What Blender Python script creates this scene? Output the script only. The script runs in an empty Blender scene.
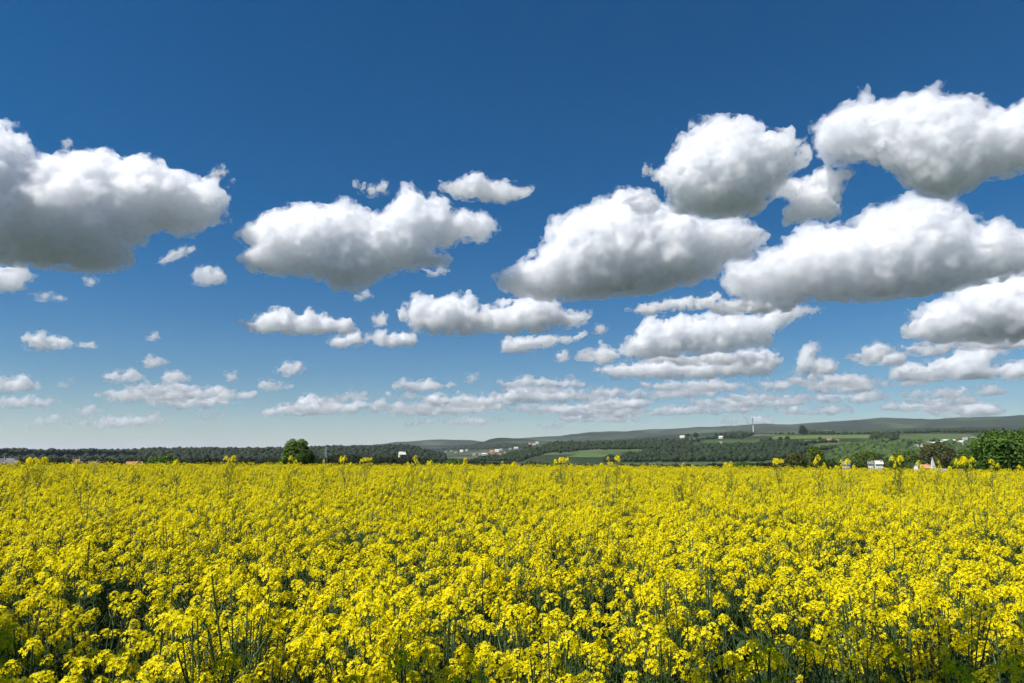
import bpy, bmesh, math, random
import numpy as np
from mathutils import Vector, Matrix

N_NEAR, DENS = 264, (17, 15, 13)
S = bpy.context.scene
C = S.collection
R = math.radians

# ------------------------------------------------------------------ camera
W_PX, H_PX, F_PX = 1024, 683, 711.0
EYE = Vector((0.0, 0.0, 1.95))
HORIZON_Y = 456.0
PITCH = math.atan((HORIZON_Y - H_PX / 2) / F_PX)
cam_data = bpy.data.cameras.new('camera')
cam_data.sensor_width = 36.0
cam_data.lens = 36.0 * F_PX / W_PX
cam_data.clip_start = 0.1
cam_data.clip_end = 200000.0
cam = bpy.data.objects.new('camera', cam_data)
cam.location = EYE
cam.rotation_euler = (math.pi / 2 + PITCH, 0, 0)
C.objects.link(cam)
S.camera = cam

# ------------------------------------------------------------------ light
SUN_EL, SUN_AZ = R(55), R(240)          # azimuth clockwise from the view direction
SUN_DIR = Vector((math.sin(SUN_AZ) * math.cos(SUN_EL), math.cos(SUN_AZ) * math.cos(SUN_EL), math.sin(SUN_EL)))
world = bpy.data.worlds.new('World')
S.world = world
world.use_nodes = True
wn = world.node_tree.nodes
wl = world.node_tree.links
sky = wn.new('ShaderNodeTexSky')
sky.sky_type = 'NISHITA'
sky.sun_disc = False
sky.sun_elevation = SUN_EL
sky.sun_rotation = SUN_AZ
sky.altitude = 350
sky.air_density = 1.0
sky.dust_density = 0.0
sky.ozone_density = 5.0
bg = wn['Background']
bg.inputs['Strength'].default_value = 0.052
hs = wn.new('ShaderNodeHueSaturation')      # the deep blue of a polarised sky
hs.inputs['Saturation'].default_value = 1.42
wl.new(sky.outputs[0], hs.inputs['Color'])
wl.new(hs.outputs[0], bg.inputs[0])

sun_data = bpy.data.lights.new('sun', 'SUN')
sun_data.energy = 5.0
sun_data.angle = R(0.53)
sun_data.color = (1.0, 0.95, 0.87)
sun = bpy.data.objects.new('sun', sun_data)
sun.rotation_euler = (-SUN_DIR).to_track_quat('-Z', 'Y').to_euler()
sun.location = (0, 0, 60)
C.objects.link(sun)

S.view_settings.view_transform = 'Standard'
S.view_settings.look = 'None'
S.view_settings.exposure = 0.6
S.view_settings.gamma = 1.0
S.view_settings.use_curve_mapping = False
S.render.engine = 'CYCLES'
cy = S.cycles
cy.use_denoising = True
cy.max_bounces = 36
cy.diffuse_bounces = 4
cy.glossy_bounces = 2
cy.transmission_bounces = 4
cy.transparent_max_bounces = 64
cy.volume_bounces = 32
cy.sample_clamp_indirect = 10.0
cy.use_adaptive_sampling = True
cy.adaptive_threshold = 0.03

# ------------------------------------------------------------------ helpers
def ray(px, py):
    """World direction through a pixel of the photograph."""
    x, y = (px - W_PX / 2) / F_PX, (H_PX / 2 - py) / F_PX
    c, s = math.cos(PITCH), math.sin(PITCH)
    return Vector((x, c - s * y, s + c * y))

def at(px, py, dist):
    """World point seen at a pixel, at a horizontal distance."""
    d = ray(px, py)
    return EYE + d * (dist / math.hypot(d.x, d.y))

def tag(o, label=None, cat=None, group=None, kind=None):
    if label: o['label'] = label
    if cat: o['category'] = cat
    if group: o['group'] = group
    if kind: o['kind'] = kind
    return o

def mesh_from(name, verts, faces, smooth=False, mats=(), midx=None):
    """Fast mesh from numpy arrays; every face has the same number of corners."""
    me = bpy.data.meshes.new(name)
    verts = np.asarray(verts, dtype=np.float32).reshape(-1, 3)
    faces = np.asarray(faces, dtype=np.int32)
    k = faces.shape[1]
    me.vertices.add(len(verts))
    me.vertices.foreach_set('co', verts.ravel())
    me.loops.add(faces.size)
    me.loops.foreach_set('vertex_index', faces.ravel())
    me.polygons.add(len(faces))
    me.polygons.foreach_set('loop_start', np.arange(0, faces.size, k, dtype=np.int32))
    if midx is not None:
        me.polygons.foreach_set('material_index', np.asarray(midx, dtype=np.int32))
    if smooth:
        me.polygons.foreach_set('use_smooth', np.ones(len(faces), dtype=bool))
    for m in mats:
        me.materials.append(m)
    me.update(calc_edges=True)
    return me

def link(name, me, parent=None, loc=(0, 0, 0)):
    o = bpy.data.objects.new(name, me)
    o.location = loc
    C.objects.link(o)
    o.parent = parent
    return o

def new_mat(name):
    m = bpy.data.materials.new(name)
    m.use_nodes = True
    return m, m.node_tree.nodes, m.node_tree.links, m.node_tree.nodes['Principled BSDF']

_rng = np.random.default_rng(5)
_G = _rng.normal(size=(4096, 3)).astype(np.float32)
_G /= np.linalg.norm(_G, axis=1, keepdims=True)

def perlin(p, seed=0):
    """Gradient noise at points p (N,3), about -0.8..0.8."""
    p = p.astype(np.float32)
    i = np.floor(p).astype(np.int64)
    f = p - i
    u = f * f * f * (f * (f * 6 - 15) + 10)
    out = np.zeros(len(p), dtype=np.float32)
    for dx in (0, 1):
        for dy in (0, 1):
            for dz in (0, 1):
                h = ((i[:, 0] + dx) * 73856093 ^ (i[:, 1] + dy) * 19349663 ^ (i[:, 2] + dz) * 83492791 ^ seed * 2654435) & 0x7fffffff
                h = (h ^ (h >> 13)) * 1274126177 & 0x7fffffff
                g = _G[(h ^ (h >> 11)) & 4095]
                d = g[:, 0] * (f[:, 0] - dx) + g[:, 1] * (f[:, 1] - dy) + g[:, 2] * (f[:, 2] - dz)
                wx = u[:, 0] if dx else 1 - u[:, 0]
                wy = u[:, 1] if dy else 1 - u[:, 1]
                wz = u[:, 2] if dz else 1 - u[:, 2]
                out += d * wx * wy * wz
    return out
# ------------------------------------------------------------------ land
def prof(pairs):
    a = np.array(pairs, float)
    return lambda px: np.interp(px, a[:, 0], a[:, 1])

TC = math.cos(PITCH)
def px_of_az(az):
    az = np.clip(az, -1.0, 1.0)
    return 512 + F_PX * np.tan(az) / TC * 1.0
def z_at(y, px, r):
    """Height that shows at picture row y from distance r (vectorised)."""
    x = (px - W_PX / 2) / F_PX; yy = (H_PX / 2 - y) / F_PX
    c, s = math.cos(PITCH), math.sin(PITCH)
    dy, dz = c - s * yy, s + c * yy
    return EYE.z + r * dz / np.hypot(x, dy)

MID = prof([(-300,452),(0,452.6),(60,454),(120,453.5),(180,451.5),(240,451.5),(300,450),(340,448.6),(400,447.6),(418,450),(432,453.5),(445,456),(470,455.5),(500,452),(530,447.5),(560,442.5),(600,441),(650,439.5),(700,437),(735,434.5),(790,434),(830,433.5),(860,433),(960,432),(1024,431.5),(1300,431)])
FARA = prof([(-300,453),(200,451),(235,449.3),(262,448.6),(300,448.5),(380,449),(440,449),(470,446),(483,442.8),(490,440),(498,438.3),(520,438.6),(545,441),(580,442),(640,438),(700,434),(760,431),(820,430.5),(900,429),(1024,427),(1300,426)])
FARB = prof([(-300,455),(330,453),(375,444.5),(395,442),(415,440.8),(440,440),(470,440.4),(484,442),(500,439.6),(530,437.6),(560,436.3),(590,432.2),(625,431.8),(650,429.8),(670,429.4),(700,427.6),(740,426),(764,424.4),(790,423.8),(830,422),(860,420),(885,418.3),(910,419),(940,419.4),(970,418),(1000,416.5),(1024,415.4),(1300,416)])
R_MID_L, R_MID_R, R_FA, R_FB = 2300.0, 3000.0, 6500.0, 10500.0

def crop_floor(x, y):
    r2 = x * x + y * y
    return -0.66 * r2 / 7056.0 - 0.0068 * x

def land(x, y):
    """Height of the ground, vectorised."""
    x = np.asarray(x, float); y = np.asarray(y, float)
    r = np.hypot(x, y); az = np.arctan2(x, y)
    front = np.clip((1.25 - np.abs(az)) / 0.35, 0, 1)
    px = px_of_az(az)
    rm = np.where(px < 430, R_MID_L, np.where(px > 520, R_MID_R, R_MID_L + (R_MID_R - R_MID_L) * (px - 430) / 90))
    zm = z_at(MID(px), px, rm)
    za = z_at(FARA(px), px, R_FA)
    zb = z_at(FARB(px), px, R_FB)
    zm, za, zb = [np.where(front > 0, z * front - 20 * (1 - front), -20) for z in (zm, za, zb)]
    def seg(a, b, za_, zb_):
        t = np.clip((r - a) / (b - a), 0, 1); t = t * t * (3 - 2 * t)
        return za_ + (zb_ - za_) * t
    crop = crop_floor(x, y)
    e = crop_floor(x / np.maximum(r, 1e-6) * 85, y / np.maximum(r, 1e-6) * 85)
    z = np.where(r < 85, crop, seg(85, 330, e, -9.0))
    z = np.where(r > 330, seg(330, 1100, -9.0, -17.0), z)
    t = np.clip((r - 1100) / (rm - 1100), 0, 1)
    tt = t * t * (3 - 2 * t) * 0.6 + t * 0.4
    z = np.where(r > 1100, -17 + (zm + 17) * tt, z)
    dip = np.minimum(zm, za) - 25
    z = np.where(r > rm, seg(rm, rm + 900, zm, dip), z)
    z = np.where(r > rm + 900, seg(rm + 900, R_FA, dip, za), z)
    dip2 = np.minimum(za, zb) - 60
    z = np.where(r > R_FA, seg(R_FA, R_FA + 1400, za, dip2), z)
    z = np.where(r > R_FA + 1400, seg(R_FA + 1400, R_FB, dip2, zb), z)
    z = np.where(r > R_FB, seg(R_FB, R_FB + 7000, zb, np.full_like(zb, -60)), z)
    P = np.stack([x.ravel(), y.ravel(), np.zeros(x.size)], 1)
    n = perlin(P / 700.0, 3) * 0.6 + perlin(P / 260.0, 4) * 0.3 + perlin(P / 90.0, 5) * 0.12
    amp = np.interp(r, [0, 85, 300, 1500, 3000, 6500, 10500, 20000], [0, 0, 1, 4, 8, 26, 44, 20])
    return z + n.reshape(x.shape) * amp

def hit(px, y, r0=90.0, r1=12000.0):
    """Distance at which the sight line through a pixel meets the land."""
    rs = np.geomspace(r0, r1, 900)
    d = ray(px, y); h = math.hypot(d.x, d.y)
    z = land(d.x / h * rs, d.y / h * rs)
    below = (EYE.z + d.z / h * rs) <= z
    k = int(np.argmax(below))
    return float(rs[k]) if below[k] else None

def on_land(px, y):
    r = hit(px, y)
    if r is None: return None
    d = ray(px, y); h = math.hypot(d.x, d.y)
    x, yy = d.x / h * r, d.y / h * r
    return Vector((x, yy, float(land(np.array([x]), np.array([yy]))[0])))

# --- ground sheet
def ground_material():
    m, n, l, b = new_mat('countryside')
    geo = n.new('ShaderNodeNewGeometry')
    def noise(scale, detail=4, rough=0.55, src=geo.outputs['Position']):
        t = n.new('ShaderNodeTexNoise'); t.inputs['Scale'].default_value = scale
        t.inputs['Detail'].default_value = detail; t.inputs['Roughness'].default_value = rough
        l.new(src, t.inputs['Vector']); return t
    def ramp(src, stops, const=False):
        r = n.new('ShaderNodeValToRGB'); cr = r.color_ramp
        if const: cr.interpolation = 'CONSTANT'
        while len(cr.elements) < len(stops): cr.elements.new(0.5)
        for e, (p, c) in zip(cr.elements, stops): e.position = p; e.color = (*c, 1)
        l.new(src, r.inputs[0]); return r
    def mix(f, a, c):
        x = n.new('ShaderNodeMix'); x.data_type = 'RGBA'
        if isinstance(f, float): x.inputs[0].default_value = f
        else: l.new(f, x.inputs[0])
        l.new(a, x.inputs[6]); l.new(c, x.inputs[7]); return x.outputs[2]
    # patchwork of pastures and crops
    mp = n.new('ShaderNodeMapping'); mp.inputs['Scale'].default_value = (1 / 420.0, 1 / 300.0, 0)
    mp.inputs['Rotation'].default_value = (0, 0, 0.3)
    l.new(geo.outputs['Position'], mp.inputs['Vector'])
    vo = n.new('ShaderNodeTexVoronoi'); vo.inputs['Scale'].default_value = 1.0; vo.inputs['Randomness'].default_value = 0.8
    l.new(mp.outputs[0], vo.inputs['Vector'])
    sp = n.new('ShaderNodeSeparateColor'); l.new(vo.outputs['Color'], sp.inputs[0])
    patch = ramp(sp.outputs[0], [(0.0, (0.036, 0.052, 0.026)), (0.2, (0.056, 0.082, 0.036)), (0.42, (0.034, 0.045, 0.026)),
                                 (0.58, (0.072, 0.10, 0.045)), (0.76, (0.043, 0.06, 0.03)), (0.9, (0.11, 0.105, 0.07))], True)
    # scattered woodland
    wd = noise(1 / 520.0, 7, 0.66)
    wm = ramp(wd.outputs[0], [(0.48, (0, 0, 0)), (0.53, (1, 1, 1))])
    tree = noise(1 / 16.0, 3, 0.7)
    woods = ramp(tree.outputs[0], [(0.3, (0.010, 0.018, 0.008)), (0.7, (0.030, 0.050, 0.016))])
    col = mix(wm.outputs[0], patch.outputs[0], woods.outputs[0])
    # the far hills are almost all forest
    ln = n.new('ShaderNodeVectorMath'); ln.operation = 'LENGTH'; l.new(geo.outputs['Position'], ln.inputs[0])
    fm = n.new('ShaderNodeMapRange'); fm.inputs['From Min'].default_value = 4300; fm.inputs['From Max'].default_value = 5200
    l.new(ln.outputs['Value'], fm.inputs['Value'])
    fw = noise(1 / 700.0, 7, 0.66)
    ff = ramp(fw.outputs[0], [(0.3, (0.007, 0.014, 0.008)), (0.52, (0.014, 0.026, 0.011)), (0.64, (0.05, 0.08, 0.028))])
    fc = noise(1 / 60.0, 4, 0.7)
    fd = ramp(fc.outputs[0], [(0.3, (0.6, 0.6, 0.6)), (0.7, (1.3, 1.3, 1.3))])
    mul = n.new('ShaderNodeMix'); mul.data_type = 'RGBA'; mul.blend_type = 'MULTIPLY'; mul.inputs[0].default_value = 1
    l.new(ff.outputs[0], mul.inputs[6]); l.new(fd.outputs[0], mul.inputs[7])
    col = mix(fm.outputs[0], col, mul.outputs[2])
    # soil and low weeds under the crop
    so = noise(3.0, 6, 0.6)
    soil = ramp(so.outputs[0], [(0.35, (0.025, 0.022, 0.012)), (0.65, (0.05, 0.06, 0.02))])
    sm = n.new('ShaderNodeMapRange'); sm.inputs['From Min'].default_value = 95; sm.inputs['From Max'].default_value = 130
    l.new(ln.outputs['Value'], sm.inputs['Value'])
    col = mix(sm.outputs[0], soil.outputs[0], col)
    l.new(col, b.inputs['Base Color'])
    b.inputs['Roughness'].default_value = 0.95
    b.inputs['Specular IOR Level'].default_value = 0.1
    return m

def build_ground():
    na = 1200
    rs = np.concatenate([[0.0], np.geomspace(1.0, 1500.0, 150), np.linspace(1540, 12500, 270), np.geomspace(12900, 60000, 34)])
    az_f = np.linspace(-0.78, 0.78, 900)
    az_b = np.linspace(0.78, 2 * math.pi - 0.78, 202)[1:-1]
    az = np.concatenate([az_f, az_b]); na = len(az)
    A, Rr = np.meshgrid(az, rs[1:], indexing='ij')
    X, Y = np.sin(A) * Rr, np.cos(A) * Rr
    Z = land(X, Y)
    V = np.concatenate([[[0, 0, 0.0]], np.stack([X.ravel(), Y.ravel(), Z.ravel()], 1)])
    nr = len(rs) - 1
    i, j = np.meshgrid(np.arange(na), np.arange(nr - 1), indexing='ij')
    i2 = (i + 1) % na
    q = np.stack([1 + i * nr + j, 1 + i * nr + j + 1, 1 + i2 * nr + j + 1, 1 + i2 * nr + j], -1).reshape(-1, 4)[:, ::-1]
    k = np.arange(na)
    cap = np.stack([np.zeros(na, int), 1 + k * nr, 1 + ((k + 1) % na) * nr, np.zeros(na, int)], 1)
    me = mesh_from('ground', V, q, smooth=True, mats=[ground_material()])
    o = link('ground', me); tag(o, kind='structure')
    bm = bmesh.new(); bm.from_mesh(me); bm.verts.ensure_lookup_table()
    for a in range(na):
        bm.faces.new((bm.verts[0], bm.verts[1 + ((a + 1) % na) * nr], bm.verts[1 + a * nr]))
    bmesh.ops.recalc_face_normals(bm, faces=bm.faces)
    bm.to_mesh(me); bm.free()
    if me.polygons[0].normal.z < 0: me.flip_normals()
build_ground()

# --- pastures and fields lying on the hill
def patch(name, quad, col, nu=40, nv=14, col2=None):
    """A field draped over the land; quad = its four corners as seen in the photograph."""
    q = [Vector((*p, 0)) for p in quad]
    vs, ok = [], True
    for a in range(nu + 1):
        for b_ in range(nv + 1):
            u, v = a / nu, b_ / nv
            p = q[0].lerp(q[1], u).lerp(q[3].lerp(q[2], u), v)
            w = on_land(p.x, p.y)
            if w is None: return None
            vs.append(w + Vector((0, 0, 0.8)))
    fs = [(a * (nv + 1) + b_, (a + 1) * (nv + 1) + b_, (a + 1) * (nv + 1) + b_ + 1, a * (nv + 1) + b_ + 1) for a in range(nu) for b_ in range(nv)]
    m, n, l, bs = new_mat(name)
    g = n.new('ShaderNodeNewGeometry'); t = n.new('ShaderNodeTexNoise'); t.inputs['Scale'].default_value = 1 / 45.0; t.inputs['Detail'].default_value = 6
    l.new(g.outputs['Position'], t.inputs['Vector'])
    r = n.new('ShaderNodeValToRGB'); r.color_ramp.elements[0].position = 0.3; r.color_ramp.elements[1].position = 0.7
    r.color_ramp.elements[0].color = (*[c * 0.72 for c in col], 1); r.color_ramp.elements[1].color = (*[c * 1.2 for c in (col2 or col)], 1)
    l.new(t.outputs[0], r.inputs[0]); l.new(r.outputs[0], bs.inputs['Base Color'])
    bs.inputs['Roughness'].default_value = 0.95; bs.inputs['Specular IOR Level'].default_value = 0.1
    me = mesh_from(name, [tuple(v) for v in vs], fs, smooth=True, mats=[m])
    if sum(p.normal.z for p in me.polygons) < 0: me.flip_normals()
    return tag(link(name, me), kind='structure')

GREEN, LIME, DUN, DARKG = (0.062, 0.10, 0.032), (0.088, 0.135, 0.036), (0.15, 0.14, 0.075), (0.03, 0.055, 0.02)
for nm, qd, cl in [
    ('meadow', [(770, 439.5), (880, 438.5), (868, 435), (775, 436)], LIME),
    ('meadow', [(884, 440), (1000, 439), (1000, 436), (880, 436)], GREEN),
    ('stubble_field', [(770, 442.6), (818, 442), (822, 440.2), (772, 440.6)], DUN),
    ('meadow', [(812, 446.8), (842, 446), (852, 442.5), (822, 442.4)], GREEN),
    ('stubble_field', [(815, 449.5), (850, 447.5), (845, 446), (810, 447.2)], (0.11, 0.13, 0.055)),
    ('meadow', [(565, 457.5), (600, 458), (612, 455), (585, 453)], (0.07, 0.12, 0.035)),
    ('meadow', [(600, 452.5), (690, 452), (688, 449.6), (604, 450)], GREEN),
    ('meadow', [(585, 446.8), (660, 445.6), (655, 443.8), (590, 444.6)], (0.05, 0.085, 0.028)),
    ('stubble_field', [(620, 441.6), (700, 440), (700, 438.8), (620, 440.4)], (0.10, 0.115, 0.055)),
    ('meadow', [(660, 457.5), (720, 457), (712, 454), (655, 454.5)], (0.055, 0.095, 0.03)),
    ('stubble_field', [(700, 446.4), (760, 445.6), (762, 444.6), (702, 445.2)], (0.10, 0.12, 0.055)),
    ('meadow', [(700, 443.6), (765, 443), (762, 439.5), (706, 440.4)], (0.045, 0.08, 0.025)),
    ('meadow', [(520, 455.6), (560, 455.4), (558, 452.6), (530, 452.8)], GREEN),
]:
    patch(nm, qd, cl)
# ------------------------------------------------------------------ woods, trees, houses
rng = np.random.default_rng(11)

def leaf_material(name, dark, light, scale=0.35, trans=0.25):
    m, n, l, b = new_mat(name)
    g = n.new('ShaderNodeNewGeometry')
    t = n.new('ShaderNodeTexNoise'); t.inputs['Scale'].default_value = scale; t.inputs['Detail'].default_value = 3
    l.new(g.outputs['Position'], t.inputs['Vector'])
    a = n.new('ShaderNodeMath'); a.operation = 'MULTIPLY_ADD'; a.inputs[1].default_value = 0.45
    l.new(g.outputs['Random Per Island'], a.inputs[0])
    s = n.new('ShaderNodeMath'); s.operation = 'MULTIPLY'; s.inputs[1].default_value = 0.75
    l.new(t.outputs[0], s.inputs[0]); l.new(s.outputs[0], a.inputs[2])
    r = n.new('ShaderNodeValToRGB')
    r.color_ramp.elements[0].position = 0.25; r.color_ramp.elements[0].color = (*dark, 1)
    r.color_ramp.elements[1].position = 0.85; r.color_ramp.elements[1].color = (*light, 1)
    l.new(a.outputs[0], r.inputs[0]); l.new(r.outputs[0], b.inputs['Base Color'])
    b.inputs['Roughness'].default_value = 0.7; b.inputs['Specular IOR Level'].default_value = 0.2
    if trans:
        tr = n.new('ShaderNodeBsdfTranslucent'); l.new(r.outputs[0], tr.inputs['Color'])
        mx = n.new('ShaderNodeMixShader'); mx.inputs[0].default_value = trans
        l.new(b.outputs[0], mx.inputs[1]); l.new(tr.outputs[0], mx.inputs[2])
        l.new(mx.outputs[0], n['Material Output'].inputs['Surface'])
    return m

def plain_material(name, col, rough=0.8, var=0.15, scale=2.0):
    m, n, l, b = new_mat(name)
    g = n.new('ShaderNodeNewGeometry'); t = n.new('ShaderNodeTexNoise'); t.inputs['Scale'].default_value = scale; t.inputs['Detail'].default_value = 5
    l.new(g.outputs['Position'], t.inputs['Vector'])
    r = n.new('ShaderNodeValToRGB'); r.color_ramp.elements[0].position = 0.3; r.color_ramp.elements[1].position = 0.7
    r.color_ramp.elements[0].color = (*[c * (1 - var) for c in col], 1); r.color_ramp.elements[1].color = (*[min(1, c * (1 + var)) for c in col], 1)
    l.new(t.outputs[0], r.inputs[0]); l.new(r.outputs[0], b.inputs['Base Color'])
    b.inputs['Roughness'].default_value = rough
    return m

M_BARK = plain_material('bark', (0.09, 0.07, 0.05), 0.9, 0.35, 3.0)

# --- far crowns as small lumpy solids
def ico(sub):
    bm = bmesh.new(); bmesh.ops.create_icosphere(bm, subdivisions=sub, radius=1)
    v = np.array([x.co[:] for x in bm.verts]); f = np.array([[y.index for y in x.verts] for x in bm.faces]); bm.free()
    return v, f
ICO = ico(1)
def lump(seed):
    v, f = ICO
    d = 1 + 0.42 * perlin(v * 1.7 + seed * 9.1, seed) + 0.25 * perlin(v * 3.9, seed + 5)
    return v * d[:, None]
LUMPS = [lump(k) for k in range(10)]

def crowns(name, pos, rad, mat, tall=1.25):
    """Many lumpy crowns in one mesh (a wood that reads as one mass)."""
    f = ICO[1]; nv = len(ICO[0])
    V, F = [], []
    for k, (p, r) in enumerate(zip(pos, rad)):
        a = rng.uniform(0, 6.28); c, s = math.cos(a), math.sin(a)
        v = LUMPS[rng.integers(0, 10)]
        v = np.stack([v[:, 0] * c - v[:, 1] * s, v[:, 0] * s + v[:, 1] * c, v[:, 2] * tall], 1) * r
        V.append(v + p + np.array([0, 0, r * tall * 0.8])); F.append(f + k * nv)
    return mesh_from(name, np.concatenate(V), np.concatenate(F), smooth=False, mats=[mat])

def in_poly(P, x, y):
    ins = np.zeros(x.shape, bool)
    for (x0, y0), (x1, y1) in zip(P, P[1:] + P[:1]):
        c = (y0 > y) != (y1 > y)
        ins ^= c & (x < x0 + (y - y0) * (x1 - x0) / ((y1 - y0) or 1e-9))
    return ins

def hits(px, py, r0=1100.0, r1=7500.0, steps=260):
    """Points of the land seen at pixels (vectorised)."""
    x = (px - W_PX / 2) / F_PX; yy = (H_PX / 2 - py) / F_PX
    c, s = math.cos(PITCH), math.sin(PITCH)
    dx, dy, dz = x, c - s * yy, s + c * yy
    h = np.hypot(dx, dy)
    rs = np.geomspace(r0, r1, steps)
    X, Y = (dx / h)[:, None] * rs, (dy / h)[:, None] * rs
    Z = land(X, Y)
    below = EYE.z + (dz / h)[:, None] * rs <= Z
    k = below.argmax(1); ok = below.any(1)
    i = np.arange(len(px))
    return np.stack([X[i, k], Y[i, k], Z[i, k]], 1)[ok]

M_DARKWOOD = leaf_material('dark_wood_leaves', (0.005, 0.013, 0.004), (0.018, 0.036, 0.009), 1 / 110.0, 0)
M_MIDWOOD = leaf_material('spring_wood_leaves', (0.012, 0.029, 0.006), (0.052, 0.09, 0.016), 1 / 110.0, 0)

M_RIDGE = leaf_material('ridge_leaves', (0.004, 0.009, 0.003), (0.016, 0.030, 0.008), 1 / 90.0, 0)
# forest clothing the long ridge
n = 22000
pxs = rng.uniform(-90, 445, n); rr = 1150 + (2380 - 1150) * rng.uniform(0, 1, n) ** 0.6
az = np.arctan((pxs - 512) / F_PX * TC)
X, Y = np.sin(az) * rr, np.cos(az) * rr
keep = perlin(np.stack([X, Y, X * 0], 1) / 260.0, 77) > -0.33
X, Y, rr = X[keep], Y[keep], rr[keep]
o = link('forest', crowns('forest', np.stack([X, Y, land(X, Y)], 1), np.clip(rng.lognormal(1.2, 0.35, len(X)), 1.5, 8), M_RIDGE, 1.0))
tag(o, 'dark forest covering the long low ridge at the left', 'forest', kind='stuff')

# houses of the far places: column, top and bottom rows in the photograph, width, walls, roof
VIL = 'houses of the village in the valley'
TOWN = 'houses of the hillside town'
WEST = 'houses behind the field at the left'
VS = 'tiny pale house of the village in the valley, among its rows of roofs'
VILLAGE = [
 (461.6, 449.9, 452.2, 3.2, 'white', 'pale', 'bright white house at the near side of the village in the valley'),
 (466.8, 449.2, 451.2, 2.6, 'white', 'slate', VS), (451.4, 450.2, 452.2, 2.4, 'grey', 'slate', VS), (446, 451, 452.6, 2.4, 'grey', 'slate', VS), (456, 451, 453, 2.4, 'cream', 'brown', VS),
 (474.4, 453, 455.4, 3.4, 'cream', 'slate', VS), (480, 453, 455.2, 2.8, 'white', 'slate', VS), (484, 453, 455.3, 4.2, 'white', 'pale', 'long white house under the orange roofed one in the village'),
 (491.5, 450.3, 453.3, 3.6, 'cream', 'orange', 'orange roofed house in the middle of the village'), (488.5, 452.4, 454.8, 3.0, 'pink', 'red', VS), (493, 453, 455, 2.8, 'pink', 'red', VS),
 (497, 449.4, 452.2, 4.4, 'white', 'pale', 'largest white building of the village, upper middle'), (501, 448.5, 450.6, 3.0, 'white', 'slate', VS), (499.5, 453, 455.2, 4.2, 'pink', 'red', 'reddish house at the lower end of the village'),
 (510.5, 448, 449.8, 2.2, 'white', 'slate', VS), (516, 446.9, 449.2, 4.0, 'white', 'pale', 'pale detached house uphill of the village'), (505, 451.5, 453, 2.4, 'cream', 'brown', VS),
 (534, 443, 445.2, 3.6, 'white', 'slate', 'white farmhouse on the brow above the village'), (537, 441.8, 444.2, 2.6, 'white', 'pale', 'tall pale house beside the white farmhouse on the brow'), (529.5, 442.6, 444.4, 2.4, 'pink', 'red', 'reddish barn left of the white farmhouse on the brow'),
]
TS = 'small white house of the hillside town, half hidden by trees'
HILLTOWN = [
 (910.4, 446.8, 449.4, 3.4, 'white', 'pale', 'white house lowest in the green wood, beneath the town'), (916.6, 444.3, 447, 3.4, 'white', 'slate', 'white gabled house just above the lowest one in the wood'), (918.4, 447.8, 449.8, 3.0, 'white', 'slate', TS),
 (922.4, 443.4, 447.2, 2.2, 'cream', 'brown', 'narrow cream house in the wood beneath the town'), (928, 442, 444.2, 3.6, 'grey', 'slate', TS), (933.5, 442.2, 444.6, 4.2, 'white', 'pale', 'long white house at the near end of the town'),
 (941, 439.6, 442, 2.8, 'white', 'slate', TS), (945.2, 439.4, 441.8, 3.0, 'white', 'pale', TS), (948.6, 439, 441.4, 2.6, 'white', 'slate', TS), (953, 439.6, 442.4, 4.2, 'white', 'pale', 'wide white house in the middle of the town'),
 (963, 444.2, 446.8, 3.4, 'white', 'pale', 'lone white house below the middle of the town'), (966, 437.2, 439.6, 4.2, 'white', 'slate', 'white house with a broad roof at the top of the town'), (966.4, 439.6, 441.6, 4.0, 'grey', 'slate', TS), (962, 440.6, 443, 3.2, 'grey', 'pale', TS),
 (972.4, 437, 439, 2.6, 'grey', 'slate', TS), (978.4, 437, 439.2, 3.8, 'white', 'slate', TS), (983.4, 436.8, 439.4, 3.8, 'white', 'pale', TS), (958, 440.4, 442, 2.2, 'cream', 'brown', TS),
]

# woods on the facing hill, each a mass of its own
WOODS = [
 ('dark wood crowning the knoll beside the radio mast', [(714,437.5),(720,433.4),(735,432.4),(756,433.2),(752,436),(742,439)], M_DARKWOOD, 420, 6),
 ('dark wood filling the slope below the pale farm strip', [(540,450),(552,443.6),(600,443.4),(690,441.5),(693,447.5),(640,448.6),(600,449),(560,453)], M_DARKWOOD, 1300, 6),
 ('dark wood at the foot of the hill above the village', [(470,461),(500,455),(545,449),(556,452),(530,458),(520,462)], M_DARKWOOD, 700, 5),
 ('broad dark wood across the lower hillside under the radio mast', [(600,462),(640,453.5),(700,448),(760,446),(805,444),(806,452),(800,458),(760,462)], M_DARKWOOD, 1900, 6),
 ('dark copse standing in the middle of the green slope', [(870,441.5),(873,435),(897,434),(899,440),(886,442)], M_DARKWOOD, 330, 6),
 ('fresh green woodland below the hillside town', [(824,463),(836,450),(860,445),(890,442.5),(930,441.6),(985,440),(1040,436),(1040,463)], M_MIDWOOD, 3600, 6),
 ('tree belt along the skyline of the upper fields', [(926,432.5),(930,429.6),(968,429),(990,430),(992,432.8),(960,432.8)], M_DARKWOOD, 330, 6),
 ('short tree belt above the green meadow on the skyline', [(797,434),(800,430.5),(814,430.5),(834,432.5),(834,434.4)], M_DARKWOOD, 240, 6),
 ('small clump of trees between the two skyline belts', [(903,432.4),(906,430.3),(918,430.2),(922,432.4)], M_DARKWOOD, 120, 6),
 ('wooded bank behind the village in the valley', [(440,449),(478,446),(500,444),(530,445),(530,449),(500,448.5),(470,450)], M_DARKWOOD, 700, 8),
]
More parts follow.
